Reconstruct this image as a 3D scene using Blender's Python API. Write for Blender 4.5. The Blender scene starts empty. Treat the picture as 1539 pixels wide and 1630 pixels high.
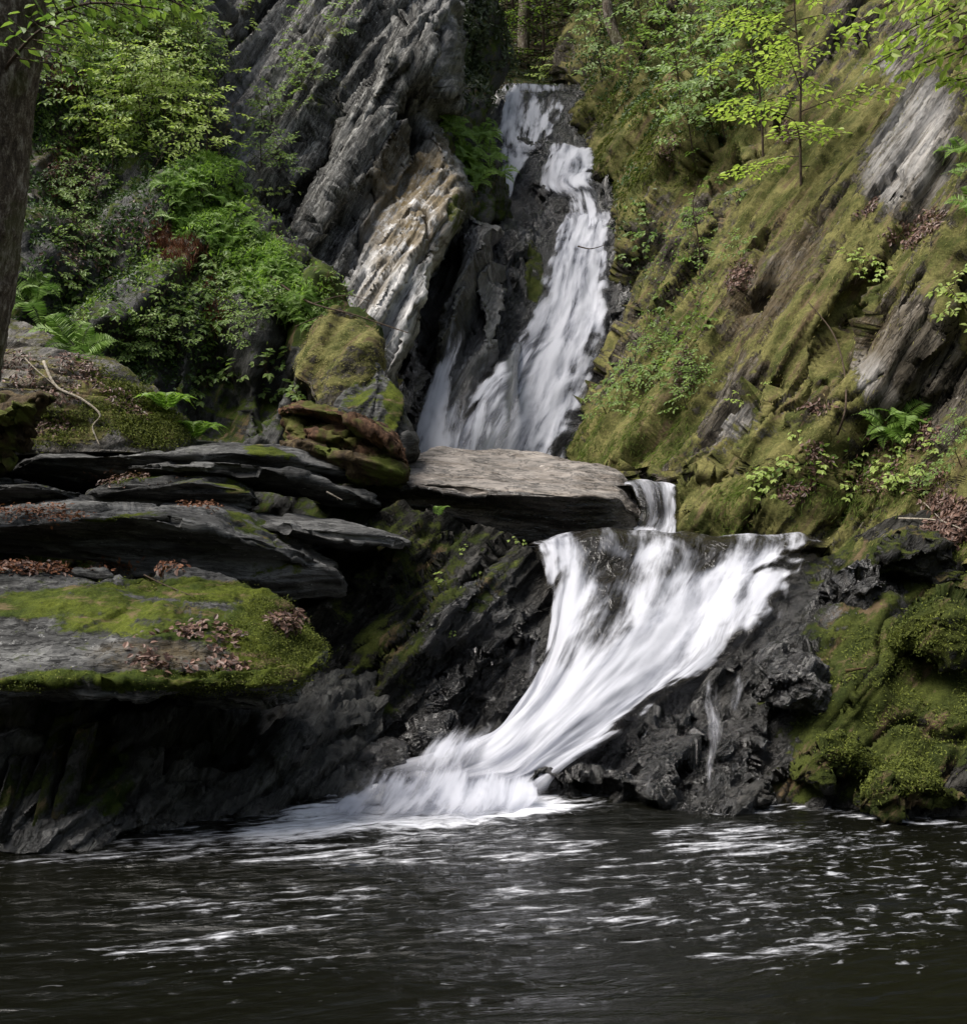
import bpy, math, random
import numpy as np

# ------------------------------------------------------------------ camera, sky, sun
S = bpy.context.scene
F, HZ, CX, CZ = 1700.0, 845.0, 769.5, 1.75          # focal length in photo pixels, horizon row, centre column, eye height
cam = bpy.data.objects.new('camera', bpy.data.cameras.new('camera'))
S.collection.objects.link(cam); S.camera = cam
cam.location = (0, 0, CZ); cam.rotation_euler = (math.radians(90), 0, 0)
cam.data.sensor_width = 36; cam.data.sensor_fit = 'AUTO'; cam.data.lens = F*36/1630
cam.data.shift_y = (HZ-815)/1630; cam.data.clip_start = .05; cam.data.clip_end = 500
SUN_EL, SUN_AZ = math.radians(60), math.radians(252)   # azimuth clockwise from +Y
w = bpy.data.worlds.new('World'); S.world = w; w.use_nodes = True
nt = w.node_tree; bg = nt.nodes['Background']
sk = nt.nodes.new('ShaderNodeTexSky'); sk.sky_type = 'NISHITA'; sk.sun_disc = False
sk.sun_elevation = SUN_EL; sk.sun_rotation = SUN_AZ; sk.dust_density = 2.5; sk.air_density = 1.0
hs_ = nt.nodes.new('ShaderNodeHueSaturation'); hs_.inputs['Saturation'].default_value = .55
nt.links.new(sk.outputs[0], hs_.inputs['Color']); nt.links.new(hs_.outputs[0], bg.inputs[0]); bg.inputs[1].default_value = 0.08
sl = bpy.data.lights.new('sun', 'SUN'); sl.energy = 3.0; sl.angle = math.radians(40); sl.color = (1, .95, .88)
sun = bpy.data.objects.new('sun', sl); S.collection.objects.link(sun)
from mathutils import Vector
_sd = Vector((math.sin(SUN_AZ)*math.cos(SUN_EL), math.cos(SUN_AZ)*math.cos(SUN_EL), math.sin(SUN_EL)))
sun.rotation_euler = _sd.to_track_quat('Z', 'Y').to_euler(); sun.location = (0, 0, 30)
S.view_settings.view_transform = 'Standard'; S.view_settings.look = 'None'
S.view_settings.exposure = 1.32; S.view_settings.gamma = 1
S.cycles.max_bounces = 6; S.cycles.diffuse_bounces = 3; S.cycles.transparent_max_bounces = 12
S.cycles.use_adaptive_sampling = True

# ------------------------------------------------------------------ noise
_r = np.random.RandomState(7)
_perm = _r.permutation(256); _perm = np.concatenate([_perm, _perm, _perm])
_g = _r.normal(size=(256, 3)); _g /= np.linalg.norm(_g, axis=1)[:, None]
def pn(x, y, z):
    x, y, z = np.broadcast_arrays(x, y, z)
    xi, yi, zi = np.floor(x).astype(np.int64), np.floor(y).astype(np.int64), np.floor(z).astype(np.int64)
    xf, yf, zf = x-xi, y-yi, z-zi
    u, v, t = (q*q*q*(q*(q*6-15)+10) for q in (xf, yf, zf))
    xi &= 255; yi &= 255; zi &= 255
    out = 0
    for dx in (0, 1):
        for dy in (0, 1):
            for dz in (0, 1):
                h = _perm[_perm[_perm[xi+dx]+yi+dy]+zi+dz]
                g = _g[h]
                d = g[..., 0]*(xf-dx)+g[..., 1]*(yf-dy)+g[..., 2]*(zf-dz)
                out = out + d*(u if dx else 1-u)*(v if dy else 1-v)*(t if dz else 1-t)
    return out*1.6
def fbm(P, s=1.0, o=4, seed=0, rough=.5, k=(1, 1, 1)):
    r = 0; a = 1; n = 0
    for i in range(o):
        r = r + a*pn(P[..., 0]*s*k[0]+seed*13.1, P[..., 1]*s*k[1]+seed*5.7, P[..., 2]*s*k[2]+seed*3.3)
        n += a; a *= rough; s *= 2.03
    return r/n
def ridged(P, s, o=3, seed=0):
    r = 0; a = 1; n = 0
    for i in range(o):
        r = r + a*(1-2*np.abs(pn(P[..., 0]*s+seed, P[..., 1]*s+seed*2, P[..., 2]*s))); n += a; a *= .5; s *= 2.1
    return r/n
def seams(P, fr, s, amp, seed=0, w_=.05, st=(1, .10, .35)):
    """long narrow cracks that follow the bedding"""
    n = aniso(P, fr, s, 2, seed, st); g_ = sstep(-.12, .12, fbm(P, 1.1, 2, seed+4))
    return -amp*(1-sstep(0, w_, np.abs(n)))*g_
def facets(P, s, seed=0, st=(1, 1, 1), fr=None):
    """broken angular faces: every cell tilts its own way"""
    Q = P.reshape(-1, 3)
    if fr is not None: Q = np.stack([Q@fr[0]*st[0], Q@fr[1]*st[1], Q@fr[2]*st[2]], -1)
    Q = Q*s+seed*7.7; I = np.floor(Q).astype(np.int64); best = np.full(len(Q), 1e9); h = np.zeros(len(Q))
    for dx in (-1, 0, 1):
        for dy in (-1, 0, 1):
            for dz in (-1, 0, 1):
                C = I+np.array([dx, dy, dz]); k = _perm[_perm[_perm[C[:, 0] & 255]+(C[:, 1] & 255)]+(C[:, 2] & 255)]
                o = C+.5+.42*_g[k]; d = Q-o; d2 = (d*d).sum(1); g = _g[(k+97) & 255]; hh = (d*g).sum(1)*.9+_g[(k+31) & 255, 0]*.35
                m = d2 < best; best = np.where(m, d2, best); h = np.where(m, hh, h)
    return h.reshape(P.shape[:-1])
def sstep(a, b, x):
    t = np.clip((x-a)/(b-a), 0, 1); return t*t*(3-2*t)
def norm(v):
    v = np.asarray(v, float); return v/np.linalg.norm(v, axis=-1, keepdims=True).clip(1e-9)
def frame(n, l):
    n = norm(n); l = np.asarray(l, float); l = norm(l-np.dot(l, n)*n); return n, l, np.cross(n, l)
FOL_L = frame((.90, .02, -.42), (.40, .35, .84))      # steep schist of the left wall
FOL_R = frame((.74, -.30, -.50), (.55, .30, .76))      # right bank
FOL_B = frame((.06, -.10, 1), (1, .05, 0))             # flat bedded slabs
FOL_W = frame((.70, -.2, -.6), (.5, .1, .85))
def aniso(P, fr, s, o=4, seed=0, st=(1, .18, .4), rough=.5):
    n, l, b = fr
    Q = np.stack([P@n*st[0], P@l*st[1], P@b*st[2]], -1)
    return fbm(Q, s, o, seed, rough)
def layers(P, fr, freq, amp, seed=0, warp=.5, soft=.18, along=.6, saw=.5):
    n, l, b = fr
    t = (P@n)*freq + warp*fbm(P, .9, 3, seed+3)
    k = np.floor(t); f = t-k
    L, B = P@l*along, P@b*along
    h0 = pn(k*7.37+seed+.5, L, B); h1 = pn((k+1)*7.37+seed+.5, L, B)
    w_ = sstep(1-soft, 1, f)
    return amp*((h0*(1-w_)+h1*w_)*1.4 + saw*(f*(1-w_)-.4))

# ------------------------------------------------------------------ mapping and meshes
def W(px, py, Y):
    px, py, Y = np.broadcast_arrays(np.asarray(px, float), np.asarray(py, float), np.asarray(Y, float))
    return np.stack([(px-CX)/F*Y, Y, CZ+(HZ-py)/F*Y], -1)
def proj(P):
    return CX+P[..., 0]/P[..., 1]*F, HZ-(P[..., 2]-CZ)/P[..., 1]*F
def rbf(ctrl):
    c = np.array(ctrl, float); X = c[:, :2]/500.; y = np.log(c[:, 2]); n = len(c)
    def k(d2): return .5*d2*np.log(d2+1e-9)
    D = ((X[:, None]-X[None])**2).sum(-1)
    A = np.zeros((n+3, n+3)); A[:n, :n] = k(D)+np.eye(n)*1e-3; A[:n, n] = 1; A[:n, n+1:] = X; A[n, :n] = 1; A[n+1:, :n] = X.T
    sol = np.linalg.solve(A, np.concatenate([y, [0, 0, 0]]))
    def f(px, py):
        px, py = np.broadcast_arrays(np.asarray(px, float), np.asarray(py, float))
        r = sol[n]+sol[n+1]*px/500+sol[n+2]*py/500
        for i in range(n):
            r = r+sol[i]*k((px/500-X[i, 0])**2+(py/500-X[i, 1])**2)
        return np.exp(r)
    return f
def curve(pts):
    a = np.array(pts, float); return lambda t: np.interp(t, a[:, 0], a[:, 1])
def normals(P, cyc=False):
    if cyc:
        Q = np.concatenate([P[:, -1:], P, P[:, :1]], 1); du = (Q[:, 2:]-Q[:, :-2])
    else: du = np.gradient(P, axis=1)
    dv = np.gradient(P, axis=0)
    return norm(np.cross(du, dv))
ALL = {}
def link(o, parent=None):
    S.collection.objects.link(o)
    if parent is not None: o.parent = parent
    return o
def raw_mesh(name, V, faces_n, idx, mat, smooth=True):
    """faces_n: corners per face (int or array); idx: flat vertex indices."""
    me = bpy.data.meshes.new(name)
    V = np.ascontiguousarray(V, dtype=np.float32).reshape(-1, 3); idx = np.ascontiguousarray(idx, dtype=np.int32).ravel()
    me.vertices.add(len(V)); me.vertices.foreach_set('co', V.ravel())
    me.loops.add(len(idx)); me.loops.foreach_set('vertex_index', idx)
    nf = len(idx)//faces_n
    me.polygons.add(nf); me.polygons.foreach_set('loop_start', np.arange(nf, dtype=np.int32)*faces_n)
    me.polygons.foreach_set('use_smooth', np.full(nf, smooth))
    me.update(calc_edges=True); me.validate()
    if mat is not None: me.materials.append(mat)
    return me
def grid_mesh(name, P, mat, mask=None, flow=None, cyc=False, parent=None, flip=False, smooth=True):
    n, m = P.shape[:2]
    I = np.arange(n*m).reshape(n, m)
    if cyc: J = np.concatenate([I, I[:, :1]], 1)
    else: J = I
    q = np.stack([J[:-1, :-1], J[:-1, 1:], J[1:, 1:], J[1:, :-1]], -1).reshape(-1, 4)
    if flip: q = q[:, ::-1]
    me = raw_mesh(name, P, 4, q, mat, smooth)
    if mask is not None:
        a = me.attributes.new('mask', 'FLOAT_COLOR', 'POINT'); a.data.foreach_set('color', np.ascontiguousarray(mask, dtype=np.float32).ravel())
    if flow is not None:
        a = me.attributes.new('flow', 'FLOAT_VECTOR', 'POINT'); a.data.foreach_set('vector', np.ascontiguousarray(flow, dtype=np.float32).ravel())
    return link(bpy.data.objects.new(name, me), parent)
def tag(o, label=None, cat=None, group=None, kind=None):
    if label: o['label'] = label
    if cat: o['category'] = cat
    if group: o['group'] = group
    if kind: o['kind'] = kind
    return o
def empty(name, loc=(0, 0, 0)):
    o = bpy.data.objects.new(name, None); o.location = loc; o.empty_display_size = .1
    return link(o)
def blobs(px, py, L):
    """soft blobs: (cx, cy, rx, ry, angle deg, strength)"""
    r = np.zeros_like(px, dtype=float)
    for cx, cy, rx, ry, an, s in L:
        c, s_ = math.cos(math.radians(an)), math.sin(math.radians(an))
        dx, dy = px-cx, -(py-cy)
        u, v = (dx*c+dy*s_)/rx, (-dx*s_+dy*c)/ry
        r = np.where(s >= 0, np.maximum(r, s*(1-sstep(.55, 1.15, np.sqrt(u*u+v*v)))), r*(1+s*(1-sstep(.55, 1.15, np.sqrt(u*u+v*v)))))
    return r

# ------------------------------------------------------------------ materials
def mat_new(name):
    m = bpy.data.materials.new(name); m.use_nodes = True
    nt = m.node_tree; b = nt.nodes['Principled BSDF']
    return m, nt, b
class G:
    def __init__(s, nt): s.nt = nt
    def n(s, t, **k):
        x = s.nt.nodes.new(t)
        for a, v in k.items(): setattr(x, a, v)
        return x
    def l(s, a, b): s.nt.links.new(a, b)
    def math(s, op, a, b=None, c=None, clamp=False):
        x = s.n('ShaderNodeMath', operation=op, use_clamp=clamp)
        for i, v in enumerate((a, b, c)):
            if v is None: continue
            if isinstance(v, (int, float)): x.inputs[i].default_value = v
            else: s.l(v, x.inputs[i])
        return x.outputs[0]
    def mix(s, f, a, b, bt='MIX'):
        x = s.n('ShaderNodeMix', data_type='RGBA', blend_type=bt, clamp_factor=True)
        for sock, v in ((x.inputs[0], f), (x.inputs[6], a), (x.inputs[7], b)):
            if isinstance(v, (int, float)): sock.default_value = v
            elif isinstance(v, tuple): sock.default_value = (*v[:3], 1)
            else: s.l(v, sock)
        return x.outputs[2]
    def noise(s, vec, scale, detail=5, rough=.6, dist=0, typ=None):
        x = s.n('ShaderNodeTexNoise'); x.inputs['Scale'].default_value = scale; x.inputs['Detail'].default_value = detail
        x.inputs['Roughness'].default_value = rough; x.inputs['Distortion'].default_value = dist
        s.l(vec, x.inputs['Vector']); return x.outputs[0]
    def rng(s, v, a, b, c=0., d=1., smooth=True):
        x = s.n('ShaderNodeMapRange'); x.interpolation_type = 'SMOOTHSTEP' if smooth else 'LINEAR'
        s.l(v, x.inputs[0])
        for i, q in enumerate((a, b, c, d)): x.inputs[i+1].default_value = q
        return x.outputs[0]
    def ramp(s, v, stops):
        x = s.n('ShaderNodeValToRGB'); e = x.color_ramp.elements
        while len(e) < len(stops): e.new(.5)
        for q, (p, c) in zip(e, stops): q.position = p; q.color = (*c, 1)
        s.l(v, x.inputs[0]); return x.outputs[0]
    def framevec(s, co, fr, st):
        outs = []
        for ax, k in zip(fr, st):
            d = s.n('ShaderNodeVectorMath', operation='DOT_PRODUCT'); s.l(co, d.inputs[0])
            d.inputs[1].default_value = tuple(float(q)*k for q in ax); outs.append(d.outputs['Value'])
        c = s.n('ShaderNodeCombineXYZ')
        for i in range(3): s.l(outs[i], c.inputs[i])
        return c.outputs[0]

def rock_mat(name, fr, dark, mid, light, moss=(.06, .085, .012), moss2=(.13, .15, .03), st=(1, .13, .3), scale=9, stain=(.14, .10, .042),
             mossfine=70, bump=.6, bd=.03):
    m, nt, b = mat_new(name); g = G(nt)
    co = g.n('ShaderNodeTexCoord').outputs['Object']
    at = g.n('ShaderNodeAttribute', attribute_name='mask')
    sp = g.n('ShaderNodeSeparateColor'); g.l(at.outputs['Color'], sp.inputs[0])
    M, WetShade, St, Q = sp.outputs[0], sp.outputs[1], sp.outputs[2], at.outputs['Alpha']
    v = g.framevec(co, fr, st)
    n1 = g.noise(v, scale, 9, .68, .3)
    n2 = g.noise(v, scale*4.3, 6, .7, .2)
    nb = g.noise(co, 1.7, 4, .6)
    nf = g.noise(co, 45, 6, .75)
    t = g.math('ADD', g.math('MULTIPLY', n1, .55), g.math('ADD', g.math('MULTIPLY', n2, .3), g.math('MULTIPLY', nf, .15)))
    col = g.ramp(t, [(.39, dark), (.49, mid), (.60, light)])
    col = g.mix(g.rng(nb, .35, .65), col, g.mix(.55, col, mid), 'MIX')
    ck = g.noise(v, scale*1.9, 5, .62, .6)
    crack = g.rng(g.math('ABSOLUTE', g.math('SUBTRACT', ck, .5)), .0, .035)
    col = g.mix(crack, g.mix(1., col, (.28, .28, .28), 'MULTIPLY'), col)
    # lichen speckles and broad tone changes
    nl = g.noise(co, 14, 7, .8)
    col = g.mix(g.rng(nl, .60, .68), col, tuple(min(1, q*1.35) for q in light))
    # pale mineral
    qm = g.math('MULTIPLY', Q, g.rng(g.noise(v, scale*.9, 8, .72, .5), .36, .58))
    col = g.mix(qm, col, (.50, .49, .48))
    # stain
    sm = g.math('MULTIPLY', St, g.rng(g.noise(co, 4.1, 8, .75), .37, .55))
    col = g.mix(sm, col, g.mix(g.rng(nf, .3, .7), stain, tuple(q*.45 for q in stain)))
    # wetness; also carries the painted undercut shade of the flat boulder
    col = g.mix(g.math('MULTIPLY', WetShade, .75), col, g.mix(1., col, (.22, .21, .21), 'MULTIPLY'))
    # moss
    mm = g.noise(co, 5.5, 8, .72)
    fineM = g.noise(co, mossfine, 5, .8)
    ml = g.math('ADD', M, g.math('MULTIPLY', g.math('SUBTRACT', g.math('ADD', g.math('MULTIPLY', mm, .6), g.math('MULTIPLY', t, .4)), .5), 2.4))
    mossm = g.rng(ml, .42, .62)
    mtone = g.noise(co, 2.6, 6, .7)
    mcol = g.mix(g.rng(mtone, .36, .66), moss, moss2)
    mcol = g.mix(g.rng(fineM, .3, .7), g.mix(1., mcol, (.45, .45, .45), 'MULTIPLY'), mcol)
    nbr = g.noise(v, scale*1.4, 6, .7)
    mcol = g.mix(g.rng(nbr, .53, .66), mcol, (.12, .085, .048))
    col = g.mix(mossm, col, mcol)
    g.l(col, b.inputs['Base Color'])
    nm = g.math('SUBTRACT', 1., mossm)
    wet = g.math('MULTIPLY', WetShade, nm)
    rough = g.math('SUBTRACT', .88, g.math('MULTIPLY', wet, g.math('ADD', .56, g.math('MULTIPLY', nf, .40))))
    g.l(rough, b.inputs['Roughness'])
    g.l(g.math('ADD', .12, g.math('MULTIPLY', wet, .75)), b.inputs['Specular IOR Level'])
    h = g.math('ADD', g.math('ADD', n1, g.math('MULTIPLY', crack, .35)), g.math('ADD', g.math('MULTIPLY', n2, .45), g.math('MULTIPLY', nf, g.math('ADD', .12, g.math('MULTIPLY', WetShade, .3)))))
    hm = g.math('ADD', g.math('MULTIPLY', fineM, .35), g.math('MULTIPLY', mm, 1.))
    hh = g.math('ADD', g.math('MULTIPLY', h, nm), g.math('MULTIPLY', hm, mossm))
    bp = g.n('ShaderNodeBump'); bp.inputs['Strength'].default_value = bump; bp.inputs['Distance'].default_value = bd*2
    g.l(hh, bp.inputs['Height']); g.l(bp.outputs[0], b.inputs['Normal'])
    return m
MAT = {}
MAT['grey'] = rock_mat('grey schist', FOL_L, (.012, .0117, .011), (.08, .078, .073), (.33, .325, .305), moss=(.05, .075, .012), moss2=(.13, .14, .03))
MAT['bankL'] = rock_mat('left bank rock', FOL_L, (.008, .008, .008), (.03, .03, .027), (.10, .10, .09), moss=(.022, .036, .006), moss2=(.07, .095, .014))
MAT['bankR'] = rock_mat('right bank rock', FOL_R, (.014, .012, .010), (.07, .06, .046), (.20, .18, .155), moss=(.06, .07, .016), moss2=(.215, .195, .07), scale=7, st=(1, .14, .3), mossfine=45, bump=.8)
MAT['ledge'] = rock_mat('wet ledge rock', FOL_W, (.005, .005, .004), (.020, .019, .016), (.085, .08, .072), moss=(.03, .042, .008), moss2=(.085, .10, .02), scale=6, st=(1, .3, .5), bump=.9)
MAT['slab'] = rock_mat('flat bedded schist', FOL_B, (.010, .010, .010), (.048, .048, .047), (.19, .19, .185), moss=(.03, .046, .005), moss2=(.10, .12, .014), st=(1, .12, .3))
MAT['slabB'] = rock_mat('brownish bedded schist', FOL_B, (.018, .015, .012), (.115, .097, .082), (.33, .29, .255), moss=(.06, .08, .01), moss2=(.12, .14, .03), st=(1, .15, .3))

def leaf_mat(name, c1, c2, trans=.45, rough=.5):
    m, nt, b = mat_new(name); g = G(nt)
    ge = g.n('ShaderNodeNewGeometry'); oi = g.n('ShaderNodeObjectInfo')
    f = g.math('FRACT', g.math('ADD', ge.outputs['Random Per Island'], g.math('MULTIPLY', oi.outputs['Random'], .3)))
    c = g.mix(f, c1, c2)
    g.l(c, b.inputs['Base Color']); b.inputs['Roughness'].default_value = rough
    b.inputs['Specular IOR Level'].default_value = .35
    tr = g.n('ShaderNodeBsdfTranslucent'); g.l(g.mix(1., c, (1.05, 1.15, .65), 'MULTIPLY'), tr.inputs[0])
    mx = g.n('ShaderNodeMixShader'); mx.inputs[0].default_value = trans
    g.l(b.outputs[0], mx.inputs[1]); g.l(tr.outputs[0], mx.inputs[2]); g.l(mx.outputs[0], nt.nodes['Material Output'].inputs[0])
    return m
MAT['leaf'] = leaf_mat('green leaves', (.08, .145, .028), (.20, .28, .065))
MAT['leafbright'] = leaf_mat('bright yellow-green leaves', (.22, .31, .055), (.40, .48, .14), .5)
MAT['leafpale'] = leaf_mat('pale green leaves', (.14, .22, .06), (.24, .33, .11))
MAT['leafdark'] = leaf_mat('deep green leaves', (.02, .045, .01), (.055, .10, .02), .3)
MAT['fern'] = leaf_mat('fern green', (.12, .21, .035), (.24, .36, .08), .5)
MAT['conifer'] = leaf_mat('dull conifer green', (.03, .045, .02), (.07, .09, .045), .25)
MAT['litter'] = leaf_mat('dead leaves', (.03, .014, .010), (.17, .10, .075), .1, .5)
MAT['needles'] = leaf_mat('red-brown dead needles', (.09, .03, .012), (.20, .085, .04), .1, .7)

def bark_mat(name, a, bcol, c, sc=14, moss=0):
    m, nt, b = mat_new(name); g = G(nt)
    co = g.n('ShaderNodeTexCoord').outputs['Object']
    v = g.framevec(co, (np.array((1, 0, 0)), np.array((0, 1, 0)), np.array((0, 0, 1))), (1, 1, .35))
    n1 = g.noise(v, sc, 8, .7, .4); n2 = g.noise(co, sc*3.5, 6, .75)
    col = g.ramp(g.math('ADD', g.math('MULTIPLY', n1, .7), g.math('MULTIPLY', n2, .3)), [(.36, a), (.5, bcol), (.66, c)])
    if moss: col = g.mix(g.math('MULTIPLY', g.rng(g.noise(co, 3.3, 5, .6), .48, .6), moss), col, (.07, .085, .015))
    g.l(col, b.inputs['Base Color']); b.inputs['Roughness'].default_value = .9; b.inputs['Specular IOR Level'].default_value = .15
    bp = g.n('ShaderNodeBump'); bp.inputs['Strength'].default_value = .8; bp.inputs['Distance'].default_value = .04
    g.l(g.math('ADD', n1, g.math('MULTIPLY', n2, .4)), bp.inputs['Height']); g.l(bp.outputs[0], b.inputs['Normal'])
    return m
MAT['bark'] = bark_mat('dark tree bark', (.02, .015, .012), (.11, .085, .065), (.46, .42, .36), 22, .35)
MAT['twig'] = bark_mat('brown twig bark', (.03, .02, .013), (.07, .05, .035), (.12, .09, .07), 30)
MAT['pale'] = bark_mat('bleached bare wood', (.15, .12, .09), (.32, .28, .22), (.5, .46, .40), 30)
MAT['rot'] = bark_mat('rotten red-brown wood', (.014, .008, .005), (.06, .033, .02), (.20, .11, .065), 12, .7)
MAT['rotm'] = bark_mat('mossy rotten wood', (.012, .009, .006), (.05, .035, .02), (.13, .10, .05), 9, .9)

def silk_mat():
    """falling water: flow attribute = (across, along, id); mask R = foam bias, G = film opacity, B = aeration tint"""
    m, nt, b = mat_new('falling water'); g = G(nt)
    fl = g.n('ShaderNodeAttribute', attribute_name='flow').outputs['Vector']
    at = g.n('ShaderNodeAttribute', attribute_name='mask')
    sp = g.n('ShaderNodeSeparateColor'); g.l(at.outputs['Color'], sp.inputs[0])
    mp = g.n('ShaderNodeVectorMath', operation='MULTIPLY'); g.l(fl, mp.inputs[0]); mp.inputs[1].default_value = (1, .11, 1)
    mp2 = g.n('ShaderNodeVectorMath', operation='MULTIPLY'); g.l(fl, mp2.inputs[0]); mp2.inputs[1].default_value = (1, .28, 1)
    n1 = g.noise(mp.outputs[0], 8, 6, .52, .25)
    n2 = g.noise(mp2.outputs[0], 3.5, 5, .6, .5)
    n3 = g.noise(mp.outputs[0], 42, 5, .6, .2)
    t = g.math('ADD', g.math('MULTIPLY', n1, .45), g.math('ADD', g.math('MULTIPLY', n2, .4), g.math('MULTIPLY', n3, .18)))
    ft = g.math('ADD', g.math('MULTIPLY', g.math('SUBTRACT', t, .5), 3.8), sp.outputs[0])
    foam = g.rng(ft, .15, .95)
    tone = g.rng(g.math('ADD', g.math('MULTIPLY', n1, .5), g.math('MULTIPLY', n2, .5)), .36, .58)
    white = g.mix(tone, (.22, .232, .28), (.68, .69, .75))
    g.l(white, b.inputs['Base Color']); b.inputs['Roughness'].default_value = .6; b.inputs['Specular IOR Level'].default_value = .2
    film = g.n('ShaderNodeBsdfPrincipled'); film.inputs['Base Color'].default_value = (.016, .014, .011, 1)
    film.inputs['Roughness'].default_value = .16; film.inputs['IOR'].default_value = 1.33
    bp = g.n('ShaderNodeBump'); bp.inputs['Strength'].default_value = .25; bp.inputs['Distance'].default_value = .03
    g.l(t, bp.inputs['Height'])
    bp2 = g.n('ShaderNodeBump'); bp2.inputs['Strength'].default_value = .9; bp2.inputs['Distance'].default_value = .08
    rp = g.n('ShaderNodeVectorMath', operation='MULTIPLY'); g.l(fl, rp.inputs[0]); rp.inputs[1].default_value = (1, .55, 1)
    g.l(g.math('ADD', t, g.math('MULTIPLY', g.noise(rp.outputs[0], 9, 3, .5, 1.2), .9)), bp2.inputs['Height'])
    g.l(bp.outputs[0], b.inputs['Normal']); g.l(bp2.outputs[0], film.inputs['Normal'])
    trl = g.n('ShaderNodeBsdfTranslucent'); trl.inputs[0].default_value = (.42, .435, .5, 1)
    wm = g.n('ShaderNodeMixShader'); wm.inputs[0].default_value = .4; g.l(b.outputs[0], wm.inputs[1]); g.l(trl.outputs[0], wm.inputs[2])
    mx = g.n('ShaderNodeMixShader'); g.l(foam, mx.inputs[0]); g.l(film.outputs[0], mx.inputs[1]); g.l(wm.outputs[0], mx.inputs[2])
    al = g.math('MAXIMUM', sp.outputs[1], g.math('MULTIPLY', foam, sp.outputs[2]))
    tp = g.n('ShaderNodeBsdfTransparent'); m2 = g.n('ShaderNodeMixShader')
    g.l(al, m2.inputs[0]); g.l(tp.outputs[0], m2.inputs[1]); g.l(mx.outputs[0], m2.inputs[2])
    g.l(m2.outputs[0], nt.nodes['Material Output'].inputs[0])
    return m
MAT['silk'] = silk_mat()
def pool_mat():
    m, nt, b = mat_new('dark pool water'); g = G(nt)
    co = g.n('ShaderNodeTexCoord').outputs['Object']
    at = g.n('ShaderNodeAttribute', attribute_name='mask')
    sp = g.n('ShaderNodeSeparateColor'); g.l(at.outputs['Color'], sp.inputs[0])
    ax = (np.array((.97, .22, 0)), np.array((-.22, .97, 0)), np.array((0, 0, 1)))
    v1 = g.framevec(co, ax, (.30, 1.5, 1)); v2 = g.framevec(co, ax, (.45, 1.3, 1))
    a = g.noise(v1, 4.5, 8, .66, 1.1); c = g.noise(v2, 17, 6, .65, .6)
    t = g.math('ADD', g.math('MULTIPLY', a, .6), g.math('MULTIPLY', c, .4))
    foam = g.rng(g.math('ADD', g.math('MULTIPLY', g.math('SUBTRACT', t, .5), 3.0), sp.outputs[0]), .35, 1.0)
    # drifting flecks
    v3 = g.framevec(co, ax, (.55, 1.1, 1))
    fk = g.noise(v3, 17, 4, .6, .5); fl = g.rng(g.math('ADD', fk, g.math('MULTIPLY', sp.outputs[1], .16)), .68, .88)
    fl = g.math('MULTIPLY', fl, g.rng(sp.outputs[1], .02, .2))
    foam = g.math('MAXIMUM', foam, g.math('MULTIPLY', fl, .45))
    g.l(g.mix(foam, (.0032, .0033, .002), (.70, .71, .76)), b.inputs['Base Color'])
    g.l(g.math('ADD', .04, g.math('MULTIPLY', foam, .6)), b.inputs['Roughness']); b.inputs['IOR'].default_value = 1.33
    bp = g.n('ShaderNodeBump'); bp.inputs['Distance'].default_value = .11
    g.l(g.math('ADD', .35, g.math('MULTIPLY', sp.outputs[2], .7)), bp.inputs['Strength'])
    big = g.noise(g.framevec(co, ax, (.35, 1.2, 1)), 2.6, 4, .5, .9)
    g.l(g.math('ADD', g.math('MULTIPLY', big, 1.2), g.math('MULTIPLY', c, .22)), bp.inputs['Height']); g.l(bp.outputs[0], b.inputs['Normal'])
    return m
MAT['pool'] = pool_mat()
# ------------------------------------------------------------------ terrain sheets
STEP = 3.0
def sheet(name, xr, yr, left, right, ctrl, disp, mask, mat, label, curl_l=None, curl_r=None, top=None, bot=None, step=STEP, key=None, xs=None, kind='structure', cat=None):
    """a relief sheet; rows run over yr, columns between the left and right curves (or columns over xr between top and bottom curves)"""
    f = rbf(ctrl) if not callable(ctrl) else ctrl
    nv = int((yr[1]-yr[0])/step)+1; nu = int((xr[1]-xr[0])/step)+1
    u, v = np.meshgrid(np.linspace(0, 1, nu), np.linspace(0, 1, nv))
    if top is None:
        py = yr[0]+(yr[1]-yr[0])*v; px = left(py)*(1-u)+right(py)*u
    else:
        px = xr[0]+(xr[1]-xr[0])*u; py = top(px)*(1-v)+bot(px)*v
    Y = f(px, py)
    wpx = (right(py)-left(py)) if top is None else (xr[1]-xr[0])
    if curl_l: Y = Y+curl_l[1]*(1-np.clip(u*wpx/curl_l[0], 0, 1))**2
    if curl_r: Y = Y+curl_r[1]*(1-np.clip((1-u)*wpx/curl_r[0], 0, 1))**2
    P = W(px, py, Y)
    for d in disp:
        N = normals(P)
        N = np.where((N*(P-np.array([0, 0, CZ]))).sum(-1, keepdims=True) > 0, -N, N)
        P = P+N*d(P, px, py)[..., None]
    N = normals(P); N = np.where((N*(P-np.array([0, 0, CZ]))).sum(-1, keepdims=True) > 0, -N, N)
    M = np.clip(mask(P, px, py, N), 0, 1)
    o = grid_mesh(name, P, mat, M)
    if kind: o['kind'] = kind
    if label: o['label'] = label
    if cat: o['category'] = cat
    qx, qy = proj(P)
    ALL[key or name] = dict(P=P, N=N, px=qx, py=qy, f=f, M=M)
    return o
def M4(r, g_=0, b=0, a=0):
    r, g_, b, a = np.broadcast_arrays(r, g_, b, a); return np.stack([r, g_, b, a], -1).astype(float)

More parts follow.
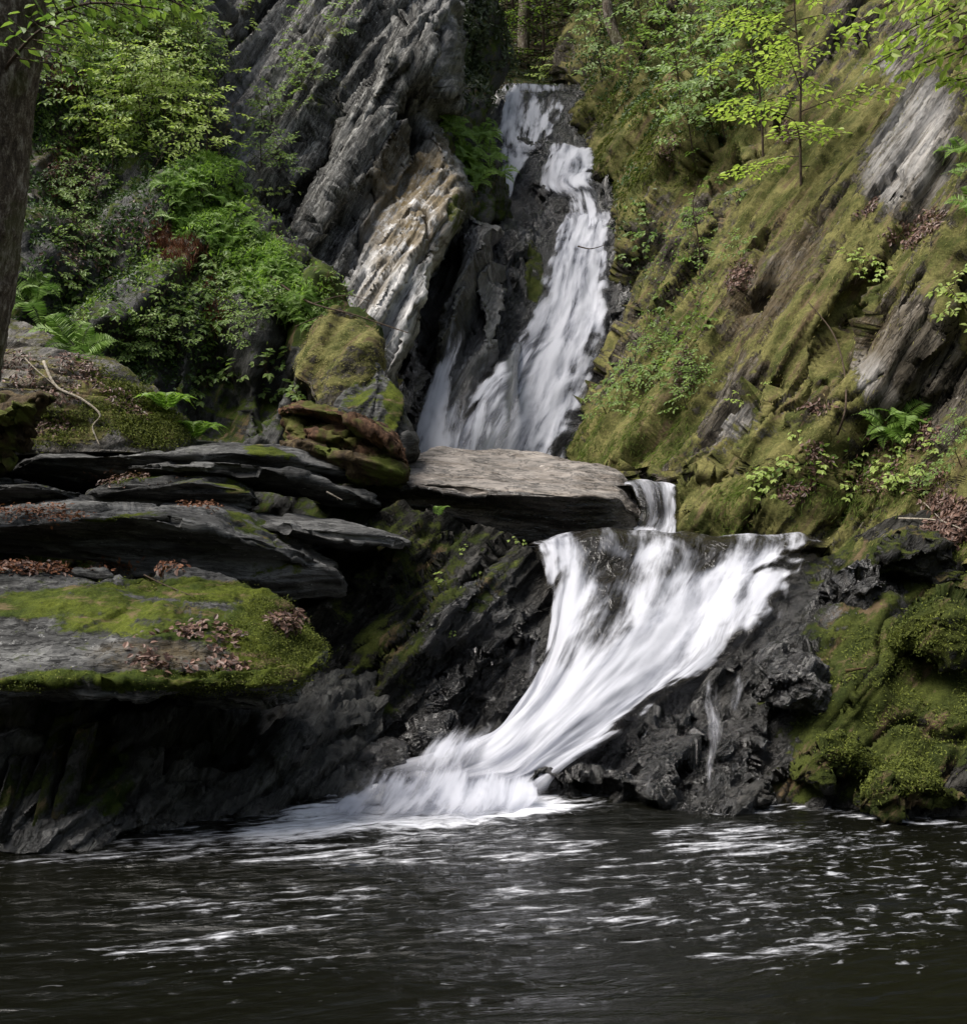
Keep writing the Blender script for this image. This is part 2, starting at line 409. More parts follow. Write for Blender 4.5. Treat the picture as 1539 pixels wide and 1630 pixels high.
# --- right bank
RB = [(1700, 1330, 6.2), (1539, 1310, 6.9), (1700, 870, 7.2), (1539, 870, 7.9), (1400, 870, 8.6), (1330, 868, 9.0), (1200, 866, 9.6), (1085, 865, 10.2), (1085, 770, 10.5), (1000, 745, 11.8), (900, 722, 13.8),
      (1539, 400, 9.6), (1539, 0, 12.), (1700, 0, 10.6), (1700, 400, 8.7), (1300, 400, 11.1), (1300, 0, 15.), (1200, 600, 10.8), (1080, 600, 12.2), (1100, 200, 16.), (960, 350, 17.3), (950, 520, 14.9),
      (1000, 100, 22.), (900, 140, 24.), (860, -150, 30.), (1300, -150, 18.), (1700, -150, 12.), (1470, 250, 10.9), (1400, 700, 9.2)]
def rb_disp1(P, px, py):
    d = layers(P, FOL_R, .6, .40, 2, .45, .22, .14) + .10*fbm(P, .5, 3, 9)
    d += .16*blobs(px, py, [(1210, 700, 90, 40, 50, 1), (1250, 560, 60, 130, -25, .8)])
    d -= .42*blobs(px, py, [(1075, 440, 42, 110, -28, 1), (1360, 540, 34, 110, -20, .7), (1195, 700, 34, 100, -32, .5), (1190, 190, 40, 50, 0, .7), (1135, 260, 40, 55, 0, 1)])
    return d*np.clip(sstep(880, 800, py)+.25, 0, 1)
def rb_disp2(P, px, py):
    return layers(P, FOL_R, 1.9, .15, 5, .45, .15, .22)+layers(P, FOL_R, 5., .06, 8, .5, .15, .35)+seams(P, FOL_R, 1.3, .26, 3, .04)+seams(P, FOL_R, 2.8, .11, 5, .045)+.07*facets(P, 1.6, 9, (1, .35, .7), FOL_R)+.05*aniso(P, FOL_R, 2.5, 5, 4, (1, .2, .35))
def rb_disp3(P, px, py):
    return .05*facets(P, 2.6, 4, (1, .3, .6), FOL_R)+.035*aniso(P, FOL_R, 8, 4, 6, (1, .18, .35), .6)+.012*fbm(P, 16, 3, 2, .6)
def rb_mask(P, px, py, N):
    up = N[..., 2]
    m = .66+.34*fbm(P, .8, 4, 5)+.25*(up-.4)+.25*aniso(P, FOL_R, .9, 3, 7, (1, .2, .4))
    m += .25*blobs(px, py, [(1000, 700, 120, 70, 20, 1), (1200, 800, 260, 70, 15, 1), (1080, 150, 130, 130, 0, .8), (1280, 200, 60, 130, -20, .6)])
    m -= .50*blobs(px, py, [(1455, 250, 70, 130, -25, 1), (1250, 470, 130, 60, 55, .45), (1180, 640, 90, 40, 55, .6), (1460, 600, 80, 110, 0, .9), (1440, 60, 60, 70, 0, .8)])
    q = blobs(px, py, [(1460, 245, 70, 125, -22, .42), (1380, 120, 60, 60, 0, .25), (1200, 700, 60, 40, 0, .3), (1380, 610, 50, 40, 0, .4)])
    st = blobs(px, py, [(1280, 480, 160, 200, 50, .45)])
    wt = sstep(830, 880, py)*.8
    return M4(m, wt, st, q)
sheet('cliff_face', (850, 1700), (-150, 900), curve([(-150, 850), (100, 885), (140, 893), (250, 925), (350, 968), (500, 952), (600, 920), (720, 885), (760, 900), (775, 1060), (900, 1080)]),
      lambda y: 1700+0*y, RB, [rb_disp1, rb_disp2, rb_disp3], rb_mask, MAT['bankR'], 'tall moss-covered rock slope rising along the right side of the falls', curl_l=(28, 1.6), key='right')

# --- lower ledge: left wet rocks, bed of the lower fall, right lower bank
LB = [(480, 1330, 6.9), (480, 1100, 8.0), (480, 850, 9.2), (560, 1250, 7.5), (560, 1330, 7.2), (700, 1215, 7.75), (700, 1330, 7.3), (860, 1255, 7.35), (880, 1330, 7.0), (1040, 1285, 6.8), (1040, 1330, 6.7), (1250, 1285, 6.75), (1539, 1312, 6.4), (1700, 1330, 6.0),
      (700, 830, 9.1), (600, 850, 9.2), (700, 960, 8.25), (640, 1050, 8.0), (800, 1100, 8.0), (850, 880, 8.7), (860, 1000, 8.3), (950, 900, 8.9), (930, 1050, 8.15), (1000, 1150, 7.45), (1100, 870, 9.0), (1100, 1000, 8.2), (1330, 868, 8.9),
      (1200, 1000, 7.9), (1100, 1130, 7.25), (1180, 1200, 6.95), (1350, 1000, 7.6), (1350, 1150, 7.05), (1400, 900, 8.3), (1539, 900, 7.7), (1539, 1050, 7.1), (1700, 900, 7.0), (1600, 1150, 6.6), (1420, 1230, 6.75)]
def rough_(px): return .35+.65*sstep(1380, 1260, px)
def lb_off(px, py):   # under the water sheet the bed stays smooth
    return 1-.75*blobs(px, py, [(1010, 1010, 230, 130, 40, 1), (1210, 950, 130, 90, 45, 1), (780, 1200, 160, 60, 0, 1)])
def lb1(P, px, py):
    return (layers(P, FOL_W, 1.3, .22, 3, .8, .25, .7)+.12*fbm(P, 1.1, 3, 4)+.13*rough_(px)*facets(P, 2.6, 1, (1, .3, .7), FOL_W)+.10*fbm(P, 2., 3, 8)+seams(P, FOL_W, 1.6, .12, 2, .05, (1, .2, .5)))*lb_off(px, py)*(.5+.5*sstep(868, 900, py))
def lb2(P, px, py):
    r = blobs(px, py, [(690, 890, 190, 80, 0, 1), (1050, 1200, 220, 90, 0, 1), (700, 1050, 160, 160, 0, .9), (1230, 1050, 120, 150, 0, .8), (600, 1180, 150, 100, 0, .8)])
    return rough_(px)*(layers(P, FOL_W, 5, .09, 9, .5, .15, .6)+layers(P, FOL_W, 11, .04, 7, .5, .15, .9)+.04*facets(P, 7, 2, (1, .3, .7), FOL_W)*(.4+r)+.02*fbm(P, 9, 4, 5))*lb_off(px, py)
def lb3(P, px, py):
    r = blobs(px, py, [(1050, 1200, 240, 100, 0, 1), (700, 1060, 190, 190, 0, .9), (1230, 1050, 120, 150, 0, .8)])
    return (.016*facets(P, 18, 3, (1, .3, .7), FOL_W)*(.3+r)+.010*fbm(P, 25, 3, 6))*lb_off(px, py)
def lb_mask(P, px, py, N):
    m = blobs(px, py, [(1430, 1100, 220, 190, 0, .78), (1539, 1000, 150, 180, 0, .78), (1310, 1230, 120, 70, 0, .6), (700, 900, 180, 100, 0, .52), (620, 1020, 120, 110, 0, .52), (540, 1130, 120, 90, 0, .46), (1400, 900, 150, 70, 0, .55), (1290, 1140, 80, 90, 0, .45), (1250, 1060, 70, 60, 0, .35)])
    m += .22*fbm(P, 2.0, 4, 3)+.22*(N[..., 2]-.35)
    wt = blobs(px, py, [(1050, 1180, 260, 130, 0, 1), (760, 1060, 150, 190, 0, 1), (1230, 1000, 150, 160, 0, .9), (650, 1200, 180, 90, 0, .9), (1330, 950, 130, 90, 0, .7)])
    wt = np.maximum(wt, sstep(1270, 1300, py))
    m = m-.35*sstep(1265, 1290, py)-.6*blobs(px, py, [(1060, 1190, 210, 100, 0, 1), (760, 1110, 110, 130, 0, .8), (1000, 1000, 230, 120, 30, 1)])
    q = blobs(px, py, [(1350, 960, 60, 50, 0, .6), (1440, 900, 80, 60, 0, .4)])
    return M4(m, wt, 0, q)
sheet('rock_ledge', (480, 1700), (860, 1345), None, None, LB, [lb1, lb2, lb3], lb_mask, MAT['ledge'], 'dark wet rock ledge that the lower cascade runs over', step=2.6, key='ledge',
      top=curve([(480, 850), (560, 842), (640, 832), (700, 826), (760, 830), (820, 850), (850, 876), (1320, 876), (1360, 850), (1420, 820), (1700, 800)]), bot=lambda x: 1345+0*x)

# --- left grey cliff
CL = [(300, 760, 12.5), (300, 400, 13.8), (300, 0, 17.5), (300, -150, 19), (480, 420, 13.3), (560, 600, 12.2), (650, 740, 11.6), (650, 600, 12.1), (600, 450, 12.9), (700, 420, 13.4), (740, 330, 14.2), (560, 200, 15.2),
      (640, 120, 15.4), (700, 180, 15.6), (725, 0, 17.6), (500, 0, 17.2), (735, -150, 19.5), (450, 250, 15.2), (640, 330, 13.9), (400, 100, 16.6)]
cl_right = curve([(-150, 735), (0, 728), (100, 722), (180, 716), (240, 735), (300, 752), (350, 745), (400, 715), (500, 682), (600, 643), (680, 640), (780, 655)])
def cl1(P, px, py):
    d = layers(P, FOL_L, .8, .36, 12, .25, .10, .12, .8)+.12*fbm(P, .45, 3, 2)
    d -= .9*blobs(px, py, [(655, 185, 38, 45, 20, 1), (500, 265, 20, 110, -28, .8), (690, 110, 18, 60, 0, .4)])
    d += .3*blobs(px, py, [(650, 100, 30, 50, -20, 1), (585, 250, 60, 200, -28, .5)])
    return d
def cl2(P, px, py):
    smooth = blobs(px, py, [(640, 400, 75, 170, -22, .7)])
    edge_ = .25+.75*sstep(0, 60, cl_right(py)-px)
    return edge_*((layers(P, FOL_L, 2.3, .19, 7, .25, .10, .16, .9)+layers(P, FOL_L, 6.0, .09, 3, .25, .12, .22, .9)+layers(P, FOL_L, 13.0, .04, 9, .3, .12, .35, .9))*(1-.5*smooth)+seams(P, FOL_L, 1.5, .22, 3, .045)+seams(P, FOL_L, 3.5, .09, 8, .05)+.03*aniso(P, FOL_L, 2.5, 4, 3, (1, .12, .3)))
def cl3(P, px, py):
    return .05*facets(P, 4.5, 4, (1, .22, .5), FOL_L)+.022*facets(P, 13, 6, (1, .2, .5), FOL_L)+layers(P, FOL_L, 26, .012, 5, .4, .2, .6)+.02*aniso(P, FOL_L, 9, 4, 8, (1, .12, .3), .65)
def cl_mask(P, px, py, N):
    m = .05+.22*fbm(P, .7, 3, 8)+blobs(px, py, [(350, 300, 110, 300, -10, .30), (560, 130, 40, 90, 0, .2), (735, 350, 30, 60, 0, .5), (520, 120, 60, 120, 0, .35), (580, 610, 60, 60, 0, .3)])
    q = blobs(px, py, [(630, 430, 85, 190, -22, 1), (720, 270, 30, 50, 0, .5), (560, 520, 60, 90, 0, .6), (400, 150, 60, 160, 0, .25)])
    st = blobs(px, py, [(655, 330, 75, 130, -22, .85), (600, 450, 30, 90, -22, .6), (700, 300, 36, 100, -10, .8)])
    wt = blobs(px, py, [(690, 60, 30, 160, 0, .5), (650, 190, 40, 45, 0, .8)])  # darkens and glosses the recess and the upper right edge
    return M4(m, wt, st, q)
sheet('cliff_face', (300, 760), (-150, 780), lambda y: 290+0*y, curve([(-150, 735), (0, 728), (100, 722), (180, 716), (240, 735), (300, 752), (350, 745), (400, 715), (500, 682), (600, 643), (680, 640), (780, 655)]),
      CL, [cl1, cl2, cl3], cl_mask, MAT['grey'], 'tall grey schist cliff of steeply tilted layers left of the upper fall', curl_r=(26, 2.6), step=2.5, key='cliff')

# --- inner rib beside the upper fall
IR = [(640, 780, 13.2), (640, 400, 16.), (700, 720, 13.2), (740, 600, 13.9), (760, 450, 15.0), (825, 430, 15.1), (800, 560, 14.2), (760, 700, 13.3), (850, 780, 13.6), (850, 380, 16.0), (800, 350, 15.8)]
sheet('rock_rib', (600, 860), (330, 780), lambda y: 640+0*y, curve([(330, 770), (380, 800), (410, 815), (432, 830), (450, 818), (500, 812), (560, 795), (640, 770), (700, 748), (780, 740)]), IR,
      [lambda P, px, py: layers(P, FOL_L, 1.5, .42, 4, .5, .12, .3, .9)-.9*blobs(px, py, [(655, 560, 40, 170, -15, 1), (700, 430, 40, 60, 0, 1)]), cl2, cl3],
      lambda P, px, py, N: M4(.1+.2*fbm(P, 1, 3, 3), .75, .2*blobs(px, py, [(740, 650, 50, 60, 0, 1)]), blobs(px, py, [(775, 560, 40, 150, -20, .45)])),
      MAT['grey'], 'narrow wet rock rib standing between the two streams of the upper fall', curl_r=(20, 1.2), key='rib', step=2.5)

# --- mossy column left of the fall's top
sheet('rock_column', (690, 820), (-150, 470), lambda y: 660+0*y, curve([(-150, 770), (0, 782), (60, 790), (100, 800), (180, 802), (200, 798), (290, 806), (350, 800), (400, 770), (470, 760)]),
      [(680, -150, 21), (680, 470, 17.5), (800, -150, 22.5), (800, 200, 19.5), (790, 400, 17.0), (740, 280, 16.8), (740, 100, 20)],
      [lambda P, px, py: layers(P, FOL_L, .9, .35, 8, .6, .2, .4)+.3*fbm(P, .9, 3, 5), cl2, cl3],
      lambda P, px, py, N: M4(.50+.3*fbm(P, 1, 3, 3), .3, 0, 0), MAT['bankL'], 'dark mossy rock column left of the top of the upper fall', curl_r=(20, 1.5), key='column')

# --- rock under the upper fall
FR = [(600, 760, 15.0), (600, 400, 18), (1000, 760, 13.9), (900, 725, 14.0), (760, 725, 14.2), (850, 620, 15.0), (940, 600, 15.0), (900, 450, 16.6), (960, 450, 16.5), (930, 345, 18.0), (1010, 345, 18.0), (830, 380, 17.6), (830, 330, 19.5), (830, 262, 20.3), (900, 300, 18.6), (910, 245, 20.3), (980, 245, 20.8), (960, 290, 19),
      (800, 240, 20.8), (850, 235, 20.9), (840, 142, 22.6), (900, 142, 22.7), (780, 140, 22.5), (1000, 140, 24), (700, 140, 22)]
def fr_off(px, py): return 1-.85*blobs(px, py, [(905, 470, 75, 160, 0, 1), (850, 640, 110, 140, 0, 1), (905, 270, 55, 40, 0, 1), (820, 290, 40, 70, 0, .6), (850, 190, 70, 60, 0, .5)])
sheet('rock_step', (640, 1010), (136, 775), lambda y: 640+0*y, lambda y: 1010+0*y, FR,
      [lambda P, px, py: fr_off(px, py)*(.22*fbm(P, 1.1, 3, 4)+.2*ridged(P, 1.2, 3, 4)*sstep(140, 170, py)), lambda P, px, py: fr_off(px, py)*((.16*facets(P, 2.5, 3, (1, .4, .8), FOL_L))+layers(P, FOL_L, 3, .1, 4))*sstep(136, 170, py), lambda P, px, py: .07*facets(P, 7, 2, (1, .4, .8), FOL_L)*fr_off(px, py)],
      lambda P, px, py, N: M4(blobs(px, py, [(850, 440, 20, 60, 0, .7), (880, 320, 30, 30, 0, .25)])+.15*fbm(P, 1, 2, 1), 1., 0, 0), MAT['ledge'], 'black wet stepped rock behind the upper fall', key='step', step=2.6)

# --- left mossy bank
LK = [(-120, 1200, 7.8), (-120, 760, 9.4), (0, 720, 9.8), (0, 400, 11.0), (0, 0, 13.5), (-120, -150, 14.5), (340, -150, 17), (345, 0, 15.5), (345, 250, 13.4), (250, 300, 12.2), (440, 400, 12.3), (540, 500, 11.6), (600, 540, 11.3), (640, 680, 10.9), (300, 700, 10.4),
      (450, 600, 10.9), (300, 480, 11.1), (150, 550, 10.6), (200, 350, 11.8), (500, 700, 10.6), (640, 1200, 9.4), (300, 900, 9.9), (600, 850, 10.1), (150, 100, 13.6), (520, 600, 10.7)]
def lk1(P, px, py):
    d = layers(P, FOL_L, .7, .30, 22, .6, .3, .4)+.35*fbm(P, .6, 3, 12)
    d -= .5*blobs(px, py, [(350, 600, 60, 110, 0, 1), (440, 560, 30, 130, -15, .8), (120, 300, 60, 60, 0, .5), (270, 560, 30, 60, 0, .5)])
    return d
def lk_mask(P, px, py, N):
    m = .42+.35*fbm(P, .9, 4, 2)+.35*(N[..., 2]-.35)+blobs(px, py, [(545, 545, 65, 80, 0, .9), (500, 500, 60, 50, 0, .5)])
    st = blobs(px, py, [(100, 280, 70, 120, 0, .6), (290, 400, 60, 60, 0, .8)])
    return M4(m, .35, st, 0)
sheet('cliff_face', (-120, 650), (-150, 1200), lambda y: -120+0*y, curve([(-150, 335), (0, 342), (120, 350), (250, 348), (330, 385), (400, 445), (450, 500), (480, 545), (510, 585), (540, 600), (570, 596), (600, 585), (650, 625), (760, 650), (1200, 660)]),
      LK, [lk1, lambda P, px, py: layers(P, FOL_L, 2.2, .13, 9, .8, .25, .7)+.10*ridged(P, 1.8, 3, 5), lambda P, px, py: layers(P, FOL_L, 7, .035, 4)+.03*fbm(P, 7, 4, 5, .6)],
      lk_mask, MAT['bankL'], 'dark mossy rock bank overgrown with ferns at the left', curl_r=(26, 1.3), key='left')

# --- lower left dark bank under the boulder
LL = [(-120, 1360, 5.85), (-120, 1080, 6.6), (0, 1345, 5.95), (0, 1130, 6.3), (300, 1320, 6.26), (300, 1130, 7.0), (480, 1290, 6.7), (560, 1262, 7.1), (600, 1250, 7.4), (560, 1100, 7.9), (600, 1360, 7.0), (120, 1250, 6.1), (0, 1060, 7.0), (400, 1080, 7.6)]
def ll1(P, px, py):
    return .22*fbm(P, 1.2, 3, 4)+layers(P, FOL_W, 3.2, .20*1, 3, .6, .3, .8)*(.35+blobs(px, py, [(90, 1220, 120, 120, 0, 1)]))-.3*blobs(px, py, [(330, 1170, 120, 50, 0, 1)])
sheet('rock_bank', (-120, 600), (1060, 1362), lambda y: -120+0*y, lambda y: 600+0*y, LL, [ll1, lambda P, px, py: layers(P, FOL_W, 6, .12, 3, .5, .15, .6)+.09*facets(P, 4, 3, (1, .3, .7), FOL_W), lambda P, px, py: .015*fbm(P, 20, 4, 5, .6)+.03*facets(P, 12, 3, (1, .3, .7), FOL_W)],
      lambda P, px, py, N: M4(.22+.2*fbm(P, 1.5, 3, 3)+blobs(px, py, [(160, 1230, 70, 90, 0, .45), (100, 1180, 60, 80, 0, .3)])-.3*sstep(1290, 1330, py), .35+.6*sstep(1270, 1310, py), 0, blobs(px, py, [(30, 1160, 50, 50, 0, .5)])), MAT['bankL'], 'dark undercut rock at the pool edge below the mossy boulder', key='lowleft')

# --- wooded slope behind the falls; unseen upper part and ring added to block sky
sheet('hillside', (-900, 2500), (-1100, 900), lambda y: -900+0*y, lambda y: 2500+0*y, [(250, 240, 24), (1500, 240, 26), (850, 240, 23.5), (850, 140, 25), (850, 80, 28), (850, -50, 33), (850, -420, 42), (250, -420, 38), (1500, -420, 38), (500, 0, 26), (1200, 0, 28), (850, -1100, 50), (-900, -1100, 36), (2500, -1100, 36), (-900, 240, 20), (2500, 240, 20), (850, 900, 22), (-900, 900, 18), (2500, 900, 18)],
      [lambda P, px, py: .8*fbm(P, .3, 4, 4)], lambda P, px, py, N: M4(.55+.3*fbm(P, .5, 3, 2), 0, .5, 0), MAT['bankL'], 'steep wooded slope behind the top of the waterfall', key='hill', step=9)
th = np.radians(np.linspace(-28, 208, 90)); hs = np.linspace(0, 1, 30)  # unseen ring around the camera, added to block low sky and darken reflections
TH, HS = np.meshgrid(th, hs)
R = 8.5+3*HS+7*HS**2+1.2*fbm(np.stack([np.cos(TH)*4, np.sin(TH)*4, HS*4], -1), .8, 4, 3)
PR = np.stack([np.cos(-TH)*R*1.05, np.sin(-TH)*R-1.5, -.6+HS*13], -1)
PR = PR+.5*fbm(PR, .7, 3, 1)[..., None]
o = grid_mesh('hillside', PR, MAT['bankL'], M4(.85+.2*fbm(PR, .6, 3, 2), 0, 0, 0)); tag(o, 'unseen slope behind and beside the viewer, added to block low sky light', kind='structure')
gx, gy = np.meshgrid(np.linspace(-45, 45, 60), np.linspace(-25, 60, 60))
PG = np.stack([gx, gy, -.9+.12*fbm(np.stack([gx, gy, gx*0], -1), .5, 3, 1)], -1)
o = grid_mesh('ground', PG, MAT['bankL'], M4(.3+0*gx)); tag(o, 'stony ground of the gorge', kind='structure')

# ------------------------------------------------------------------ water surfaces
def pool_grid(name, px, py, z, mat, mask, amp):
    Y = (CZ-z)*F/(py-HZ)
    P = W(px, py, Y); return P
rows = np.concatenate([np.linspace(1200, 1660, 200), np.linspace(1670, 2600, 60)])
cols = np.linspace(-260, 1800, 560)
px, py = np.meshgrid(cols, rows); P = W(px, py, CZ*F/(py-HZ))
Pn = np.array(P[-1]); ext = []
for k in range(1, 9): q = Pn.copy(); q[:, 1] = Pn[:, 1]-k*1.2; q[:, 0] = Pn[:, 0]*(1+k*.9); ext.append(q)
P = np.concatenate([P, np.array(ext)], 0); px = np.concatenate([px, np.repeat(px[-1:], 8, 0)]); py = np.concatenate([py, np.repeat(py[-1:]+500, 8, 0)])
near = blobs(px, py, [(700, 1230, 420, 130, 0, 1)])
P[..., 2] += (.022+.03*near)*fbm(P, 2.2, 4, 3, .6, (.45, 1.3, 1)) + .05*near*np.abs(fbm(P, 3, 3, 8))+ .006*fbm(P, 8, 3, 8, .6, (.4, 1.3, 1))
foam = blobs(px, py, [(720, 1250, 220, 60, 0, 1.4), (680, 1292, 290, 34, 3, .95), (540, 1312, 230, 28, 8, .75), (850, 1275, 160, 24, 0, .5), (1160, 1335, 170, 36, 0, .45), (470, 1310, 160, 30, 10, .5), (640, 1345, 430, 50, 0, .42), (250, 1350, 300, 30, 6, .40), (420, 1500, 320, 60, 0, .26), (1300, 1340, 200, 30, 0, .28), (850, 1420, 600, 110, 0, .30), (1200, 1500, 260, 40, 0, .30), (500, 1430, 400, 50, 0, .3)])  # foam at the fall's foot; mid-pool streaks also paint in ripple glints
edge = blobs(px, py, [(1400, 1300, 200, 9, -6, .55), (1180, 1290, 90, 8, 0, .5), (120, 1335, 180, 10, 8, .5), (350, 1305, 160, 9, 10, .45)])
fleck = blobs(px, py, [(1330, 1420, 330, 140, 0, .85), (1450, 1380, 250, 90, 0, .7), (100, 1480, 200, 120, 0, .2), (700, 1560, 500, 70, 0, .2), (400, 1520, 220, 60, 0, .35)])
ruff = np.clip(blobs(px, py, [(700, 1330, 700, 110, 0, 1), (800, 1440, 800, 120, 0, .6)])+.15, 0, 1)
o = grid_mesh('pool_water', P, MAT['pool'], M4(np.maximum(foam, edge), fleck, ruff, 0)); tag(o, 'dark rippled pool in the foreground with drifting foam', kind='structure')

cols = np.linspace(780, 1420, 260); rows = np.linspace(0, 1, 60)
U, V = np.meshgrid(np.linspace(0, 1, 260), rows); Yp = 8.98+V*2.8
X = (.28+U*2.6)*(Yp/8.9); P = np.stack([X, Yp, 1.612+0*X], -1)
P[..., 2] += .008*fbm(P, 5, 4, 2, .6)
o = grid_mesh('pool_water', P, MAT['pool'], M4(.25+0*U+.5*sstep(10, 10.6, Yp)*(1-sstep(.3, .6, U)), .1, .6, 0)); tag(o, 'small flat pool just above the lower cascade', kind='structure')
P = np.stack([-.6+U*(2.5-.9*V), 10.35+V*4.0, 2.19+0*X], -1); P[..., 2] += .01*fbm(P, 5, 4, 2, .6)
o = grid_mesh('pool_water', P, MAT['pool'], M4(.4+0*U, .1, .6, 0)); tag(o, 'small pool at the foot of the upper fall behind the flat boulder', kind='structure')

# ------------------------------------------------------------------ falls
def fall_part(name, lines, dfun, parent, foam, film, aer=1.0, step=3, bulge=.05, seed=0, edge=.12, taper=(0, 0), ridge=.03, off=.08):
    """lines: list (left to right) of polylines [(px,py[,Y])]; equal point counts"""
    L = np.array([[(p[0], p[1]) for p in l] for l in lines], float)
    Yc = None
    if len(lines[0][0]) > 2: Yc = np.array([[p[2] for p in l] for l in lines], float)
    K, n = L.shape[:2]
    ln = np.abs(np.diff(L[K//2], axis=0)); nv = max(12, int(np.sqrt((ln**2).sum(-1)).sum()/step)); nu = max(10, int(np.abs(L[-1]-L[0]).max()/step))
    def resamp(A, ax, m):
        t = np.linspace(0, A.shape[ax]-1, m); A = np.moveaxis(A, ax, 0)
        i = np.clip(t.astype(int), 0, A.shape[0]-2); f = (t-i).reshape((-1,)+(1,)*(A.ndim-1))
        p0, p1, p2, p3 = A[np.maximum(i-1, 0)], A[i], A[i+1], A[np.minimum(i+2, A.shape[0]-1)]
        r = .5*((2*p1)+(-p0+p2)*f+(2*p0-5*p1+4*p2-p3)*f*f+(-p0+3*p1-3*p2+p3)*f**3)
        return np.moveaxis(r, 0, ax)
    A = L if Yc is None else np.concatenate([L, Yc[..., None]], -1)
    A = resamp(resamp(A, 1, nv), 0, nu)
    px, py = A[..., 0], A[..., 1]
    Y = A[..., 2] if Yc is not None else dfun(px, py)-off
    P = W(px, py, Y)
    dv = np.linalg.norm(np.diff(P, axis=1), axis=-1); v = np.concatenate([np.zeros((nu, 1)), np.cumsum(dv, 1)], 1)
    du = np.linalg.norm(np.diff(P, axis=0), axis=-1); u = np.concatenate([np.zeros((1, nv)), np.cumsum(du, 0)], 0)
    um = np.repeat(u.mean(1, keepdims=True), nv, 1)*.75+u*.25
    fl = np.stack([um+seed*3.7, v, np.full_like(v, seed*1.3)], -1)
    N = normals(P); N = np.where((N*(P-np.array([0, 0, CZ]))).sum(-1, keepdims=True) > 0, -N, N)
    s = np.linspace(0, 1, nu)[:, None]; q = np.linspace(0, 1, nv)[None]
    Q = fl*np.array([1, .22, 1]); d = ridge*fbm(Q, 3.2, 3, seed+2, .5)+bulge*fbm(fl*np.array([1, .5, 1]), 1.6, 3, seed+5)
    jag = .22*fbm(np.stack([v*1.6, um*2.5, 0*v+seed], -1), 1.5, 4, seed)
    e = np.minimum(s, 1-s)+jag; ef = sstep(0, edge, e)
    d = d+bulge*np.sqrt(np.clip(4*s*(1-s), 0, 1))
    P = P+N*d[..., None]
    tp = (sstep(0, taper[0], q) if taper[0] else 1)*(1-(sstep(1-taper[1], 1, q) if taper[1] else 0))
    fo = foam(px, py) if callable(foam) else foam
    fi = film(px, py) if callable(film) else film
    M = M4(fo-.9*(1-ef*tp), fi*ef*tp, aer*ef*tp*np.ones_like(px), 0)
    return grid_mesh(name, P, MAT['silk'], np.clip(M, -1, 2), fl, parent=parent, flip=True)
st = ALL['step']['f']
up = tag(empty('waterfall', (0, 14, 2.2)), 'tall narrow upper waterfall stepping down between the grey cliff and the mossy slope', 'waterfall')
up.location = (0, 0, 0)
main_l = [(900, 338), (885, 370), (872, 410), (856, 455), (838, 500), (818, 545), (796, 590), (772, 640), (745, 695), (722, 745)]
main_r = [(984, 338), (981, 370), (972, 410), (972, 455), (975, 500), (968, 545), (950, 590), (932, 640), (912, 695), (896, 745)]
rib_f = ALL['rib']['f']
sr = lambda x, y: np.minimum(st(x, y), rib_f(x, y)+.05+3*sstep(800, 850, x))
mid = [[(a[0]*(1-t)+b[0]*t, a[1]) for a, b in zip(main_l, main_r)] for t in (0, .33, .66, 1)]
fall_part('water_stream', mid, st, up, 1.0, .5, seed=1, bulge=.10, ridge=.10, off=.18, edge=.2, taper=(.05, 0))
fall_part('water_stream', [[(a+(b-a)*t, y) for a, b, y in ((835, 900, 500), (808, 880, 545), (775, 860, 590), (742, 840, 635), (705, 815, 690), (675, 790, 745))] for t in (0, .5, 1)], sr, up, .85, .1, seed=2, off=.30, edge=.3, taper=(.3, 0), ridge=.05)
fall_part('water_stream', [[(a+(b-a)*t, y) for a, b, y in ((872, 945, 238), (866, 952, 256), (862, 952, 275), (858, 946, 296), (868, 950, 312), (880, 962, 326))] for t in (0, .5, 1)], st, up, .95, .2, seed=3, off=.25, bulge=.14, edge=.25, taper=(.1, .35), ridge=.08)
fall_part('water_stream', [[(a+(b-a)*t, y) for a, b, y in ((880, 950, 285), (884, 968, 310), (888, 978, 335), (892, 975, 360), (888, 968, 380))] for t in (0, .5, 1)], st, up, .62, .1, seed=4, off=.26, edge=.3, taper=(.25, .3), ridge=.08)
fall_part('water_stream', [[(a+(b-a)*t, y) for a, b, y in ((796, 900, 136), (794, 902, 150), (789, 900, 175), (785, 892, 200), (784, 880, 225), (790, 868, 250))] for t in (0, .5, 1)], st, up, lambda x, y: .42+.55*blobs(x, y, [(812, 190, 22, 60, -12, 1), (850, 190, 12, 60, 5, .8), (893, 165, 9, 30, -15, .9), (872, 205, 9, 40, 40, .9), (848, 143, 60, 7, 0, .9), (835, 243, 30, 14, 20, .9)]), .0, seed=5, off=.3, edge=.2, ridge=.06, taper=(0, .15), step=2)
fall_part('water_stream', [[(a+(b-a)*t, y) for a, b, y in ((790, 862, 228), (794, 845, 255), (797, 828, 280), (797, 819, 305), (795, 812, 350))] for t in (0, .5, 1)], st, up, .9, .2, seed=9, off=.4, edge=.3, taper=(.15, .4))
rib = ALL['rib']['f']
fall_part('water_stream', [[(a+(b-a)*t, y) for a, b, y in ((722, 748, 470), (708, 745, 530), (692, 736, 580), (672, 730, 630), (650, 735, 685), (625, 745, 745))] for t in (0, .5, 1)], rib, up, .9, 0., seed=10, off=.45, edge=.4, taper=(.5, 0), ridge=.015)
fall_part('water_stream', [[(a+(b-a)*t, y) for a, b, y in ((700, 830, 600), (680, 810, 660), (655, 795, 745))] for t in (0, .5, 1)], rib, up, .72, 0., seed=11, off=.35, edge=.4, taper=(.6, 0), ridge=.015)

